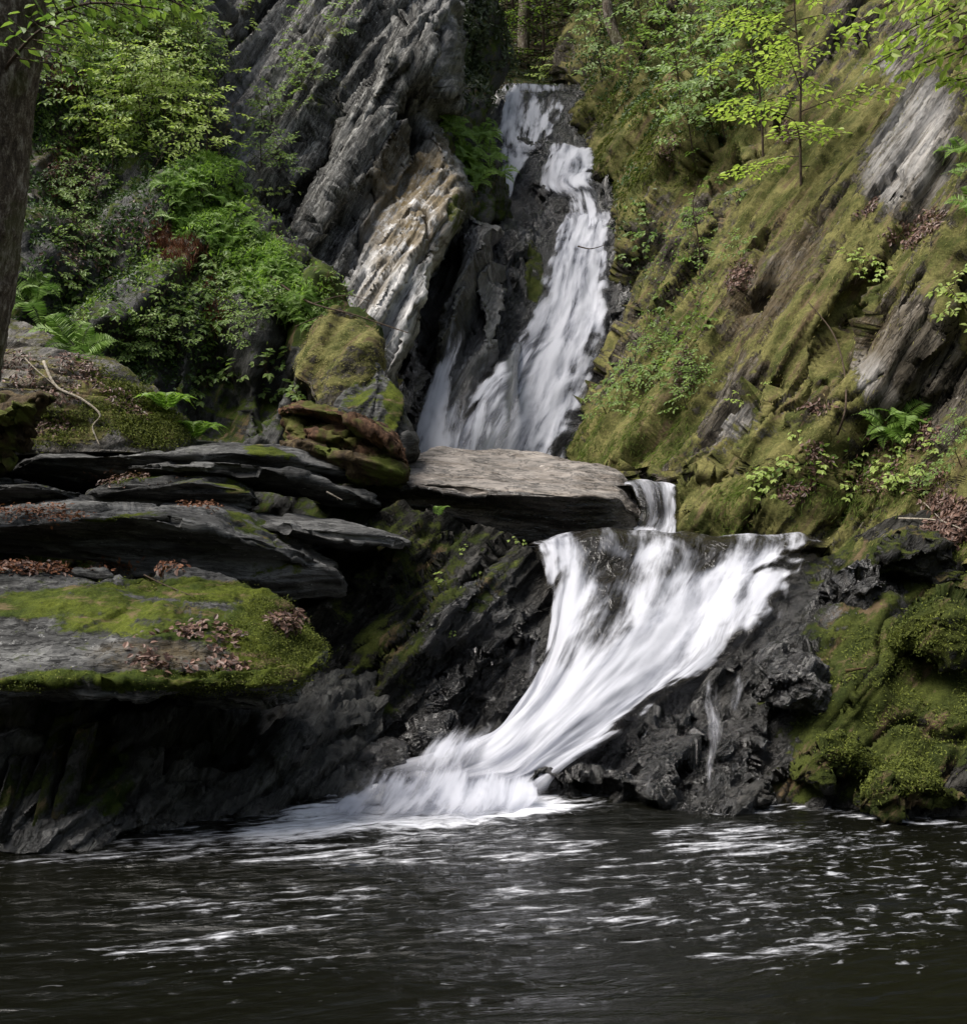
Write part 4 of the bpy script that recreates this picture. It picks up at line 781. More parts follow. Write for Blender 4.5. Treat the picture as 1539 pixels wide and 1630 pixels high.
# ------------------------------------------------------------------ vegetation
RNG = np.random.RandomState(11)
def leaf_verts(base, dirv, nrm, L, Wd, droop=.15):
    """six-point folded leaves; arrays (n,3) -> (n,6,3)"""
    dirv = norm(dirv); side = norm(np.cross(nrm, dirv)); up = np.cross(dirv, side)
    L = np.asarray(L)[:, None]; Wd = np.asarray(Wd)[:, None]
    b = base; t = base+dirv*L-up*L*droop
    m1, m2 = base+dirv*L*.32, base+dirv*L*.68-up*L*droop*.35
    k = up*Wd*.12
    return np.stack([b, m1+side*Wd*.5+k, m2+side*Wd*.38+k, t, m2-side*Wd*.38+k, m1-side*Wd*.5+k], 1)
def leaves_mesh(name, V, mat):
    n = V.shape[0]; I = np.arange(n)[:, None]*6
    f = np.concatenate([I+np.array([[0, 1, 2, 3]]), I+np.array([[0, 3, 4, 5]])], 1).reshape(-1, 4)
    return raw_mesh(name, V, 4, f, mat, False)
def join_tubes(name, tubes, mat):
    V = []; idx = []; o = 0
    for T in tubes:
        n, m = T.shape[:2]; I = np.arange(n*m).reshape(n, m)+o; J = np.concatenate([I, I[:, :1]], 1)
        idx.append(np.stack([J[:-1, :-1], J[:-1, 1:], J[1:, 1:], J[1:, :-1]], -1).reshape(-1)); V.append(T.reshape(-1, 3)); o += n*m
    return raw_mesh(name, np.concatenate(V), 4, np.concatenate(idx), mat, True)
def sapling_data(h, spread, nb, leaf, seed, mat, lean=(0, 0), rise=.25, low=.15, dens=1., stem=.008, wide=.62, sub=True):
    r = np.random.RandomState(seed); z = np.linspace(0, 1, 6)
    C = np.stack([lean[0]*h*z**1.5+r.normal(0, .02*h, 6)*z, lean[1]*h*z**1.5+r.normal(0, .02*h, 6)*z, h*z], 1)
    tubes = [tube(C, np.linspace(stem, stem*.25, 6), 6)]; B = []; D = []; Nn = []; Ls = []
    def along(A, B_, first=.15):
        n = max(2, int(np.linalg.norm(B_-A)/leaf*1.5*dens))
        for i in range(n):
            t = first+(1-first)*(i+.5)/n; d = B_-A; s = np.cross(d, [0, 0, 1]); s = s/max(1e-6, np.linalg.norm(s))*(1 if i % 2 else -1)
            p = A+d*t+np.array([0, 0, .06*np.linalg.norm(d)*math.sin(t*3.1)])
            dd = norm(d)*.55+s*.9+r.normal(0, .22, 3); dd[2] = dd[2]*.5-.18
            B.append(p); D.append(dd); Nn.append(np.array([0, 0, 1])+r.normal(0, .32, 3)); Ls.append(leaf*r.uniform(.65, 1.2))
        B.append(B_); D.append(norm(B_-A)+r.normal(0, .2, 3)); Nn.append(np.array([0, 0, 1])+r.normal(0, .3, 3)); Ls.append(leaf*r.uniform(.8, 1.2))
    for k in range(nb):
        t = low+(1-low)*(k+.5)/nb; a = k*2.4+r.uniform(-.6, .6)
        A = np.array([np.interp(t, z, C[:, i]) for i in range(3)])
        l = spread*(1-.55*t)*r.uniform(.6, 1.1); d = np.array([math.cos(a), math.sin(a), rise+.1*r.normal()])
        E = A+d*l; tubes.append(tube([A, A+d*l*.5+[0, 0, .03*l], E-[0, 0, .06*l]], [stem*.45, stem*.3, stem*.12], 4, 5))
        E = E-np.array([0, 0, .06*l]); along(A, E)
        if sub:
            for q in range(max(2, int(l/leaf/1.6))):
                tt = .25+.7*(q+.5)/max(2, int(l/leaf/1.6)); A2 = A+(E-A)*tt; s = np.cross(d, [0, 0, 1])*(1 if q % 2 else -1); s = s/np.linalg.norm(s)
                E2 = A2+(s*wide+d*.5)*l*(1-tt*.7)*r.uniform(.4, .75)+np.array([0, 0, -.03*l]); tubes.append(tube([A2, (A2+E2)/2, E2], [stem*.2]*3, 3, 3)); along(A2, E2)
    V = leaf_verts(np.array(B), np.array(D), np.array(Nn), np.array(Ls), np.array(Ls)*.55)
    return join_tubes('stem', tubes, MAT['twig']), leaves_mesh('leaves', V, mat)
def fern_frond_verts(L, r, arch=.5, n=24):
    t = np.linspace(.08, 1, n); x = L*t*(1-.12*arch*t); z = L*(.55*np.sin(t*1.6)-.62*arch*t*t*1.1)
    P = np.stack([x, 0*x, z], 1); T = norm(np.gradient(P, axis=0)); out = []
    ln = L*.25*np.sin(np.clip(t*1.05+.12, 0, 1)**.7*math.pi)**.8+L*.01
    for s in (-1, 1):
        d = np.stack([T[:, 0]*.35, s*np.ones(n), T[:, 2]*.35-.15], 1)+r.normal(0, .07, (n, 3))
        out.append(leaf_verts(P, d, np.cross(T, [0, 1, 0])*-1+r.normal(0, .12, (n, 3)), ln, np.full(n, L*.036), .2))
    rach = leaf_verts(P[:1]*0, norm(P[n//2:n//2+1]), np.array([[0, -.2, 1.]]), np.array([L*.55]), np.array([L*.015]), 0.)
    return np.concatenate(out+[rach])
def rotz(V, a, tilt=0):
    c, s = math.cos(a), math.sin(a); return V@np.array([[c, s, 0], [-s, c, 0], [0, 0, 1]])
def fern_data(L, nf, seed, mat, spread=2*math.pi):
    r = np.random.RandomState(seed)
    return leaves_mesh('fern', np.concatenate([rotz(fern_frond_verts(L*r.uniform(.7, 1.1), r, r.uniform(.5, 1.3)), (k+r.uniform(-.3, .3))/nf*spread) for k in range(nf)]), mat)
def frond_data(L, seed, mat):
    r = np.random.RandomState(seed); return leaves_mesh('frond', fern_frond_verts(L, r, .9, 26), mat)
def herb_data(seed, mat, leaf=.05, n=9, h=.14):
    r = np.random.RandomState(seed); B = []; D = []; Ls = []
    for k in range(n):
        a = r.uniform(0, 6.28); rr = r.uniform(.0, .12); z = r.uniform(.3, 1)*h
        for q in range(3):
            aa = a+(q-1)*1.0; B.append([rr*math.cos(a), rr*math.sin(a), z]); D.append([math.cos(aa), math.sin(aa), -.15]); Ls.append(leaf*r.uniform(.7, 1.2))
    B = np.array(B); tubes = [tube([[0, 0, -.05], B[i]*[.5, .5, .6], B[i]], [.002]*3, 3, 3) for i in range(0, len(B), 3)]
    return join_tubes('stem', tubes, MAT['twig']), leaves_mesh('leaves', leaf_verts(B, np.array(D), np.array([[0, 0, 1.]])+r.normal(0, .25, B.shape), np.array(Ls), np.array(Ls)*.6), mat)

def surf(keys, x, y):
    best = None
    for k in keys:
        s = ALL[k]; d = (s['px']-x)**2+(s['py']-y)**2+np.where((s['N']*(s['P']-np.array([0, 0, CZ]))).sum(-1) > 0, 1e5, 0)
        i = np.unravel_index(np.argmin(d), d.shape); 
        if d[i] < 900:
            c = (s['P'][i][1], s['P'][i], s['N'][i])
            if best is None or c[0] < best[0]: best = c
    return (best[1], best[2]) if best else (None, None)
VD = {}
for nm, mt in (('mid', 'leaf'), ('bright', 'leafbright'), ('pale', 'leafpale'), ('deep', 'leafdark')):
    VD['sap_'+nm] = [sapling_data(1., .50, 11, .062, s, MAT[mt], lean=(.1*(s % 3-1), -.12)) for s in (1, 2, 3)]
    VD['bush_'+nm] = [sapling_data(.45, .42, 8, .055, s+20, MAT[mt], lean=(0, -.2), rise=.35, low=.05) for s in (1, 2)]
VD['tree_mid'] = [sapling_data(6., 2.6, 26, .16, s+40, MAT['leaf'], stem=.07, dens=.8, low=.2) for s in (1, 2)]
VD['tree_con'] = [sapling_data(7., 2.0, 34, .12, s+60, MAT['conifer'], stem=.09, dens=.9, rise=-.15, low=.1) for s in (1, 2)]
VD['fern'] = ['fern']
VD['herb'] = [herb_data(s, MAT['leaf']) for s in (1, 2, 3)]
VD['herb_bright'] = [herb_data(s, MAT['leafbright'], .045) for s in (4, 5)]
FRD = [frond_data(.5, s, MAT['fern']) for s in (1, 2, 3)]
from mathutils import Matrix, Euler
PROTO = {}
def place(kind, P, scale, rz, tilt=(0, 0), name='sapling', label='', cat='', group=None, parts=('stem', 'leaves'), lens=1):
    var = VD[kind][int(RNG.randint(len(VD[kind])))]
    if var == 'fern':
        root = bpy.data.objects.new(name, None); root.empty_display_size = .05; S.collection.objects.link(root)
        for k in range(8):
            c = bpy.data.objects.new('frond', FRD[k % 3]); S.collection.objects.link(c); c.parent = root
            c.rotation_euler = (RNG.normal(0, .12), RNG.normal(0, .2), k*.785+RNG.uniform(-.3, .3)); c.scale = (RNG.uniform(.6, .95),)*3
    elif isinstance(var, tuple):
        root = bpy.data.objects.new(name, None); root.empty_display_size = .05; S.collection.objects.link(root)
        for nm, me in zip(parts, var):
            c = bpy.data.objects.new(nm, me); S.collection.objects.link(c); c.parent = root
    else:
        root = bpy.data.objects.new(name, var); S.collection.objects.link(root)
    root.location = P; root.scale = (scale,)*3
    root.rotation_euler = (Matrix.Rotation(tilt[1], 3, 'Y')@Matrix.Rotation(tilt[0], 3, 'X')@Matrix.Rotation(rz, 3, 'Z')).to_euler()
    root['label'] = label; root['category'] = cat
    if group: root['group'] = group
    return root
ORD = ['first', 'second', 'third', 'fourth', 'fifth', 'sixth', 'seventh', 'eighth', 'ninth', 'tenth', 'eleventh', 'twelfth', 'thirteenth', 'fourteenth', 'fifteenth', 'sixteenth', 'seventeenth', 'eighteenth', 'nineteenth', 'twentieth',
       '21st', '22nd', '23rd', '24th', '25th', '26th', '27th', '28th', '29th', '30th', '31st', '32nd', '33rd', '34th', '35th', '36th', '37th', '38th', '39th', '40th', '41st', '42nd', '43rd', '44th', '45th', '46th', '47th', '48th', '49th', '50th']
def stand(kind, pts, keys, scale, name, cat, desc, where, group, tilt=(0, 0), off=0., order='x', back=0.):
    """a group of plants; pts [(px,py[,scale])]; the label counts them along the group"""
    pts = sorted(pts, key=lambda p: p[0] if order == 'x' else p[1])
    for i, p in enumerate(pts):
        P, N = surf(keys, p[0], p[1])
        if P is None: print('no surface', name, p); continue
        P = P+N*off+np.array([0, back, -.03])
        sc = scale*(p[2] if len(p) > 2 else 1)*RNG.uniform(.9, 1.1)
        if len(pts) == 1: lb = desc+' '+where
        else: lb = '%s, %s from %s %s' % (desc, ORD[i], 'left' if order == 'x' else 'top', where)
        t = (tilt[0]+RNG.normal(0, .12)+.45*max(0, -N[1]), tilt[1]+RNG.normal(0, .12)+.35*N[0])
        place(kind, P, sc, RNG.uniform(0, 6.28), t, name, lb, cat, group if len(pts) > 1 else None)
def jit(L, n, seed=0):
    """n points scattered in ellipses (cx,cy,rx,ry,angle)"""
    r = np.random.RandomState(seed); out = []
    for _ in range(n*60):
        cx, cy, rx, ry, an = L[r.randint(len(L))]; a = r.uniform(0, 6.28); q = math.sqrt(r.uniform()); c, s_ = math.cos(math.radians(an)), math.sin(math.radians(an))
        u, v = rx*q*math.cos(a), ry*q*math.sin(a); p = (cx+u*c-v*s_, cy-(u*s_+v*c))
        if all((p[0]-o[0])**2+(p[1]-o[1])**2 > 200 for o in out): out.append(p)
        if len(out) >= n: break
    return out
# left: bright saplings, ferns of the crest, small herbs
stand('sap_mid', jit([(200, 120, 150, 120, 0)], 26, 1), ['left'], 1.0, 'sapling', 'sapling', 'mid-green sapling', 'in the thicket at upper left', 'mid-green saplings in the upper left thicket', (.35, .0))
stand('sap_bright', jit([(290, 150, 60, 150, 10), (240, 230, 80, 70, 0)], 22, 2), ['left'], .95, 'sapling', 'sapling', 'bright sapling in layered sprays', 'beside the grey cliff edge', 'bright saplings along the grey cliff edge', (.35, .1))
stand('fern', jit([(330, 330, 75, 60, -35), (410, 420, 80, 45, -45), (470, 475, 60, 35, -40), (350, 290, 40, 40, 0)], 50, 3), ['left'], .66, 'fern', 'fern', 'light fern', 'on the crest by the grey cliff', 'ferns along the crest of the left bank', (.4, .15), off=.03)
stand('bush_mid', jit([(540, 470, 40, 20, -30), (470, 520, 50, 40, 0), (400, 500, 50, 40, 0)], 9, 31), ['left'], .6, 'shrub', 'shrub', 'little pale-leaved shrub', 'below the ferns on the left bank', 'little shrubs below the crest ferns', (.4, .1))
stand('bush_mid', jit([(100, 330, 60, 80, 0), (90, 410, 60, 60, 0), (180, 560, 70, 40, 0), (250, 520, 60, 50, 0)], 17, 4), ['left'], .75, 'shrub', 'shrub', 'leafy shrub', 'on the dark left bank by the big tree', 'shrubs on the dark left bank', (.4, .1))
stand('herb', jit([(300, 560, 90, 80, 0), (430, 600, 60, 60, 0), (200, 460, 90, 60, 0), (120, 250, 60, 80, 0), (350, 470, 60, 60, 0)], 40, 5), ['left'], 1.3, 'herb', 'herb', 'small broad-leaved herb', 'on the shaded left bank', 'herbs on the shaded left bank', (.4, .1), off=.02)
stand('fern', [(46, 480, 1.2), (110, 535, 1.3), (135, 560, 1.1), (60, 455, 1.)], ['left', 'leftb'], .85, 'fern', 'fern', 'dark green fern', 'beside the foot of the big tree', 'ferns at the foot of the big tree', (.5, .2), off=.03)
# grey cliff ledges
stand('bush_mid', jit([(500, 90, 40, 70, -20), (455, 160, 35, 60, -20), (430, 240, 25, 50, 0)], 14, 6), ['cliff'], 1.0, 'shrub', 'shrub', 'small green shrub', 'clinging to the grey cliff ledge', 'shrubs on the ledge of the grey cliff', (.4, 0))
stand('herb_bright', jit([(430, 320, 25, 60, 0), (395, 40, 40, 40, 0)], 7, 61), ['cliff'], 1.4, 'herb', 'herb', 'tiny bright tuft', 'in cracks of the grey cliff', 'tufts in cracks of the grey cliff', (.4, 0), order='y')
stand('fern', jit([(745, 215, 45, 30, -20), (765, 260, 35, 25, -30)], 15, 7), ['cliff', 'column'], 1.1, 'fern', 'fern', 'dark fern', 'in the clump by the upper fall', 'ferns in the clump left of the upper fall', (.5, .1), off=.05)
# right bank
stand('sap_pale', jit([(1100, 120, 110, 130, 0), (1000, 90, 80, 70, 0), (1180, 60, 60, 80, 0)], 30, 8), ['right'], 1.5, 'sapling', 'sapling', 'pale green sapling', 'on the slope right of the fall top', 'pale saplings right of the fall top', (.3, -.1))
stand('bush_mid', jit([(1140, 400, 50, 70, 0), (1060, 380, 50, 50, 0), (1040, 560, 40, 60, -20), (1080, 620, 45, 50, 0), (990, 640, 30, 40, 0)], 22, 9), ['right'], .72, 'shrub', 'shrub', 'small loose shrub', 'on the shaded part of the right bank', 'shrubs along the right bank', (.3, -.1))
stand('herb', jit([(1010, 390, 30, 60, 0), (960, 380, 15, 20, 0), (1090, 520, 50, 60, 0), (1020, 610, 50, 40, 0), (1120, 300, 60, 60, 0)], 22, 10), ['right'], 1.5, 'herb', 'herb', 'pale herb', 'on the right bank beside the main fall', 'herbs beside the main fall', (.3, -.1))
stand('herb_bright', jit([(1300, 730, 90, 40, 0), (1400, 770, 90, 30, 0), (1220, 760, 40, 40, 0), (1380, 430, 30, 60, 0), (1450, 740, 60, 40, 0)], 22, 12), ['right'], 1.0, 'herb', 'herb', 'fresh herb', 'in the moss above the lower cascade', 'herbs in the moss above the lower cascade', (.3, -.1))
stand('bush_bright', [(1195, 650, .85)], ['right'], .8, 'shrub', 'shrub', 'bright yellow-green seedling', 'standing alone on the bare brown part of the right bank', None)
stand('fern', [(1405, 670, 1.1), (1430, 660, 1.3), (1450, 680, 1.), (1470, 665, .9), (1420, 690, .9)], ['right'], .72, 'fern', 'fern', 'bright fern', 'in the big tuft low on the right bank', 'ferns of the tuft on the right bank', (.4, -.1), off=.03)
stand('bush_bright', [(1545, 500, 1.), (1560, 520, 1.2)], ['right'], .9, 'shrub', 'shrub', 'shrub with large leaves', 'reaching in at the right frame edge', 'shrubs at the right frame edge', (.4, -.5))
stand('bush_mid', [(1500, 760, 1.), (1530, 740, 1.1), (1480, 790, .8), (1535, 690, .9)], ['right'], .6, 'shrub', 'shrub', 'leafy shrub', 'low at the right frame edge over the litter', 'shrubs low at the right edge', (.4, -.2))
stand('fern', [(1545, 290, 1.), (1550, 330, .9), (1535, 240, .8)], ['right'], 1.0, 'fern', 'fern', 'dark fern', 'hanging by the bare grey patch, right edge', 'ferns at the right edge by the grey patch', (.5, -.2), off=.03)
for x, y, s, l in ((340, 690, 1., 'bright fern at the foot of the dark bank just above the uppermost slab'), (272, 655, .9, 'lone fern at the lower end of the sloping mossy boulder')):
    P, N = surf(['left', 'leftb'], x, y); r_ = tag(empty('fern', P-np.array([0, .15, 0])), l, 'fern')
    for k in range(8):
        c = link(bpy.data.objects.new('frond', FRD[k % 3]), r_); c.rotation_euler = (0, -.2, k*.8+.2); c.scale = (s*.85,)*3
P, N = surf(['big'], 700, 815); r_ = tag(empty('fern', W(697, 822, 8.95)), 'tiny two-frond fern growing below the flat boulder on the mossy ledge', 'fern')
for k, a in enumerate((1.2, 2.2)):
    c = link(bpy.data.objects.new('frond', FRD[k]), r_); c.rotation_euler = (0, -.45, a-.6); c.scale = (.38,)*3
stand('herb_bright', [(700, 925, .9), (735, 935, .7), (760, 915, .8), (720, 1010, .6), (740, 870, .6), (822, 862, .7)], ['ledge'], .75, 'herb', 'herb', 'little green seedling', 'on the mossy rocks left of the lower cascade', 'seedlings left of the lower cascade', (.4, 0))

# two distinct saplings on the right with visible stems
def big_sapling(label, base, h, lean, mat, seed, leaf=.06, spread=.8, nb=14, rz=0, low=.25):
    stem, lv = sapling_data(h, spread, nb, leaf, seed, MAT[mat], lean=lean, stem=.016, low=low, rise=.12)
    r_ = tag(empty('sapling', base), label, 'sapling')
    link(bpy.data.objects.new('stem', stem), r_); link(bpy.data.objects.new('leaves', lv), r_); r_.rotation_euler = (0, 0, rz)
    return r_
P, N = surf(['right'], 1275, 295)
big_sapling('tall sapling with pale layered leaf sprays and thin dark stem on the mossy right bank', P, 2.9, (-.12, -.22), 'leafbright', 101, .085, 1.25, 24, low=.05)
P, N = surf(['right'], 1215, 250)
big_sapling('slim sapling with green sprays left of the tall pale sapling on the right bank', P, 2.4, (-.2, -.2), 'leafbright', 102, .075, 1.1, 18)
P, N = surf(['right'], 1115, 480)
big_sapling('spindly sapling with a curved dark stem on the dark cleft of the right bank', P, 1.5, (-.1, -.15), 'leafpale', 103, .05, .45, 9)

# bare leaning stick and twigs
def stick(name, label, cat, pts, r0, mat, parts=()):
    o = link(bpy.data.objects.new(name, join_tubes(name, [capped(tube([W(*p) for p in b], np.linspace(r, r*.4, len(b)), 7, 24)) for b, r in [(pts, r0)]+list(parts)], MAT[mat])))
    return tag(o, label, cat)
def on(keys, x, y, d=.04):
    P, N = surf(keys, x, y); return (x, y, float(P[1])-d)
stick('bare_stem', 'thin bare curved stem leaning against the right bank', 'stem', [on(['right'], 1332, 692, .03), (1345, 650, on(['right'], 1345, 650)[2]-.15), (1343, 590, on(['right'], 1343, 590)[2]-.25), (1325, 530, on(['right'], 1325, 530)[2]-.2), (1285, 480, on(['right'], 1285, 480)[2]-.05)], .011, 'twig')
stick('root', 'pale forked root snaking down the sloping mossy boulder', 'root', [on(['leftb'], 70, 575), on(['leftb'], 90, 615), on(['leftb'], 130, 635), on(['leftb'], 160, 660), on(['leftb'], 148, 680), on(['leftb'], 160, 710)], .014, 'pale', [([on(['leftb'], 40, 570), on(['leftb'], 60, 590), on(['leftb'], 90, 615)], .008)])
stick('twig', 'short orange-brown stick resting on the wet right bank above the pool', 'stick', [(1345, 1068, on(['ledge'], 1345, 1068)[2]-.12), (1378, 1063, on(['ledge'], 1378, 1063)[2]-.12)], .014, 'rot')
stick('twig', 'forked grey twig lying over the litter at the right edge', 'twig', [on(['right'], 1430, 825, .06), on(['right'], 1490, 828, .1), on(['right'], 1530, 842, .1)], .008, 'pale', [([on(['right'], 1470, 800, .1), on(['right'], 1500, 830, .1)], .005)])
stick('twig', 'thin dark twig across the top of the mossy boulder', 'twig', [on(['mossboulder'], 230, 915, .02), on(['mossboulder'], 265, 932, .03), on(['mossboulder'], 310, 950, .03)], .006, 'twig')
stick('dead_branch', 'thin dead branch arching out above the mossy boulder by the cliff', 'branch', [(430, 440, 11.6), (490, 480, 11.2), (560, 500, 11.), (620, 520, 10.9), (650, 530, 10.8)], .012, 'twig', [([(500, 483, 11.2), (550, 470, 11.), (590, 480, 10.9)], .006), ([(470, 520, 11.1), (520, 500, 11.1), (560, 497, 11.)], .006)])
stick('twig', 'white splintered twig end in the gap below the uppermost slab', 'twig', [(520, 783, 8.6), (545, 796, 8.6)], .008, 'pale', [([(535, 790, 8.6), (538, 796, 8.6)], .004)])
stick('twig', 'thin twig stuck in the main stream of the upper fall', 'twig', [(920, 392, 16.4), (940, 396, 16.2), (962, 390, 16.2)], .012, 'twig')

# big foreground tree at the left
def Wl(*a): return W(*a)
tr = tag(empty('tree'), 'dark rough-barked tree trunk rising out of frame at the left edge', 'tree')
T = tube([Wl(-150, 900, 7.6), Wl(-105, 700, 7.5), Wl(-72, 560, 7.4), Wl(-45, 400, 7.3), Wl(-28, 200, 7.2), Wl(-8, 0, 7.1), Wl(10, -250, 7.1), Wl(20, -700, 7.2), Wl(30, -1300, 7.4)], [.40, .33, .30, .29, .30, .31, .29, .22, .12], 120, 700)
N_ = normals(T, True); ctr = T.mean(1, keepdims=True); N_ = np.where(((N_*(T-ctr)).sum(-1, keepdims=True)) < 0, -N_, N_)
T = T+N_*(.02*ridged(T*np.array([1, 1, .35]), 7, 3, 2)+.014*fbm(T, 14, 4, 3)+.03*fbm(T, 1.2, 2, 1))[..., None]
link(grid_mesh('trunk', T, MAT['bark'], cyc=True), tr) if False else grid_mesh('trunk', T, MAT['bark'], cyc=True, parent=tr)
def spray_mesh(start, end, nb, leaf, seed, mat, up=.1):
    """a leafy bough from start to end in world space"""
    r = np.random.RandomState(seed); A, E = np.array(start), np.array(end); L = np.linalg.norm(E-A); d = norm(E-A); s = norm(np.cross(d, [0, 0, 1]))
    tubes = [tube([A, A+(E-A)*.5+[0, 0, up*L], E], [.014, .009, .003], 6, 14)]; B = []; D = []
    def along(a, b):
        n = max(3, int(np.linalg.norm(b-a)/leaf*1.25))
        for i in range(n):
            t = (i+.6)/n; q = norm(np.cross(b-a, [0, 0, 1]))*(1 if i % 2 else -1); B.append(a+(b-a)*t); D.append(norm(b-a)*.6+q*.8+np.array([0, 0, -.35])+r.normal(0, .2, 3))
    for k in range(nb):
        t = .15+.85*(k+.5)/nb; a = A+(E-A)*t+np.array([0, 0, up*L*math.sin(math.pi*t)]); l = L*.42*(1.1-t)*r.uniform(.6, 1.2); e = a+(s*(1 if k % 2 else -1)*.8+d*.6)*l+np.array([0, 0, -.12*l+r.normal(0, .05*l)])
        tubes.append(tube([a, (a+e)/2, e], [.005, .004, .002], 4, 5)); along(a, e)
    along(A+(E-A)*.6, E); B = np.array(B); D = np.array(D); Ls = leaf*r.uniform(.7, 1.2, len(B))
    return join_tubes('bough', tubes, MAT['twig']), leaves_mesh('leaves', leaf_verts(B, D, np.array([[0, 0, 1.]])+r.normal(0, .3, B.shape), Ls, Ls*.58), mat)
for i, (a, b, sd) in enumerate([((15, 60, 7.1), (260, 15, 6.6), 1), ((10, -20, 7.1), (330, 25, 6.9), 2), ((20, -140, 7.1), (400, -20, 7.2), 3), ((0, 120, 7.0), (130, 30, 6.3), 4)]):
    bo, lv = spray_mesh(W(*a), W(*b), 16, .08, sd, MAT['leaf']); o = link(bpy.data.objects.new('bough', bo), tr); link(bpy.data.objects.new('leaves', lv), o)
# bright boughs hanging in at upper right from a tree on the bank
P, N = surf(['right'], 1690, 500)
tr2 = tag(empty('tree'), 'slender tree outside the right edge whose bright yellow-green boughs hang into the top corner', 'tree')
base = np.array(P); topp = W(1640, -350, 8.2)
grid_mesh('trunk', tube([base-[0, 0, .3], (base+topp)/2+[.1, 0, 0], topp], [.07, .05, .02], 24, 80), MAT['bark'], cyc=True, parent=tr2)
for i, (a, b, sd) in enumerate([((1650, -40, 8.2), (1345, 50, 7.6), 11), ((1645, 40, 8.2), (1380, 110, 7.7), 12), ((1660, 90, 8.3), (1430, 120, 7.8), 13), ((1650, -100, 8.2), (1400, -10, 7.7), 14), ((1660, 20, 8.3), (1480, 60, 7.4), 15), ((1660, 160, 8.3), (1500, 130, 7.9), 16), ((1650, 0, 8.2), (1400, 75, 7.9), 17), ((1640, -60, 8.2), (1450, 20, 7.5), 18)]):
    bo, lv = spray_mesh(W(*a), W(*b), 17, .085, sd, MAT['leafbright']); o = link(bpy.data.objects.new('bough', bo), tr2); link(bpy.data.objects.new('leaves', lv), o)

# trees behind the head of the falls
bt = [(745, 120, 25, .16, 'mossy dark trunk just behind the grey cliff, leftmost behind the falls', (.0, 0)), (832, 100, 30, .14, 'straight dark trunk behind the lip of the upper fall', (.02, 0)), (870, 120, 31, .13, 'dark trunk right of the straight one behind the lip', (-.02, 0)),
      (1035, 90, 27, .16, 'tree with a broad dark trunk upslope of the right bank', (0, 0)), (965, 60, 29, .09, 'thin pale-stemmed tree between the trunks behind the falls', (.05, 0)), (905, 90, 33, .10, 'slender leaning tree far behind the falls', (.18, 0)), (1085, 20, 29, .12, 'tree on the skyline slope above the right bank', (0, 0)), (800, 60, 34, .1, 'thin far tree near the top centre', (-.05, 0))]
for x, y, Y, r0, lb, ln in bt:
    Y -= 2.2; t = tag(empty('tree', W(x, y+10, Y)), lb, 'tree'); h = 9
    T = tube([(0, 0, -1), (ln[0]*2, 0, 2), (ln[0]*5+.1, 0, 5), (ln[0]*h, 0, h)], [r0*1.2, r0, r0*.8, r0*.4], 20, 90); T = T+.03*fbm(T, 3, 3, 2)[..., None]
    grid_mesh('trunk', T, MAT['bark'], cyc=True, parent=t)
    st_, lv = VD['tree_mid'][0] if r0 < .13 else VD['tree_con'][0]
    c = link(bpy.data.objects.new('crown', lv), t); c.location = (ln[0]*4, 0, 2.2); c.rotation_euler = (0, 0, x)
T_ = tag(empty('tree'), 'dark bowed trunk curving out over the mossy bank right of the fall head', 'tree')
grid_mesh('trunk', tube([W(1012, 105, 22.2), W(990, 80, 22), W(972, 40, 22), W(966, -10, 22), W(970, -120, 22.3), W(985, -260, 22.5)], [.13, .12, .11, .10, .09, .06], 20, 120), MAT['bark'], cyc=True, parent=T_)
c = link(bpy.data.objects.new('crown', VD['tree_con'][1][1]), T_); c.location = W(985, -200, 22.5)-np.array([0, 0, 3.0])
r = np.random.RandomState(5)
pts = [(750+i*24+r.uniform(-12, 12), r.uniform(40, 120), r.uniform(25, 31)) for i in range(22)]
for i, (x, y, Y) in enumerate(pts):
    k = ['tree_con', 'tree_con', 'tree_mid'][i % 3]
    place(k, W(x, y, Y)-np.array([0, 0, 1.0]), r.uniform(.45, .8), r.uniform(0, 6), (.1, 0), 'tree', '%s young tree, %s from left in the wood behind the falls' % ('dull green' if k == 'tree_con' else 'leafy green', ORD[i]), 'tree', 'young trees in the wood behind the falls', ('trunk', 'crown'))
stand('bush_bright', [(895+i*14, 120-i*5) for i in range(5)]+[(870, 128), (990, 60), (1010, 40)], ['hill'], 1.5, 'shrub', 'shrub', 'bright shrub', 'at the head of the falls', 'bright shrubs at the head of the falls', (.2, 0), order='x')

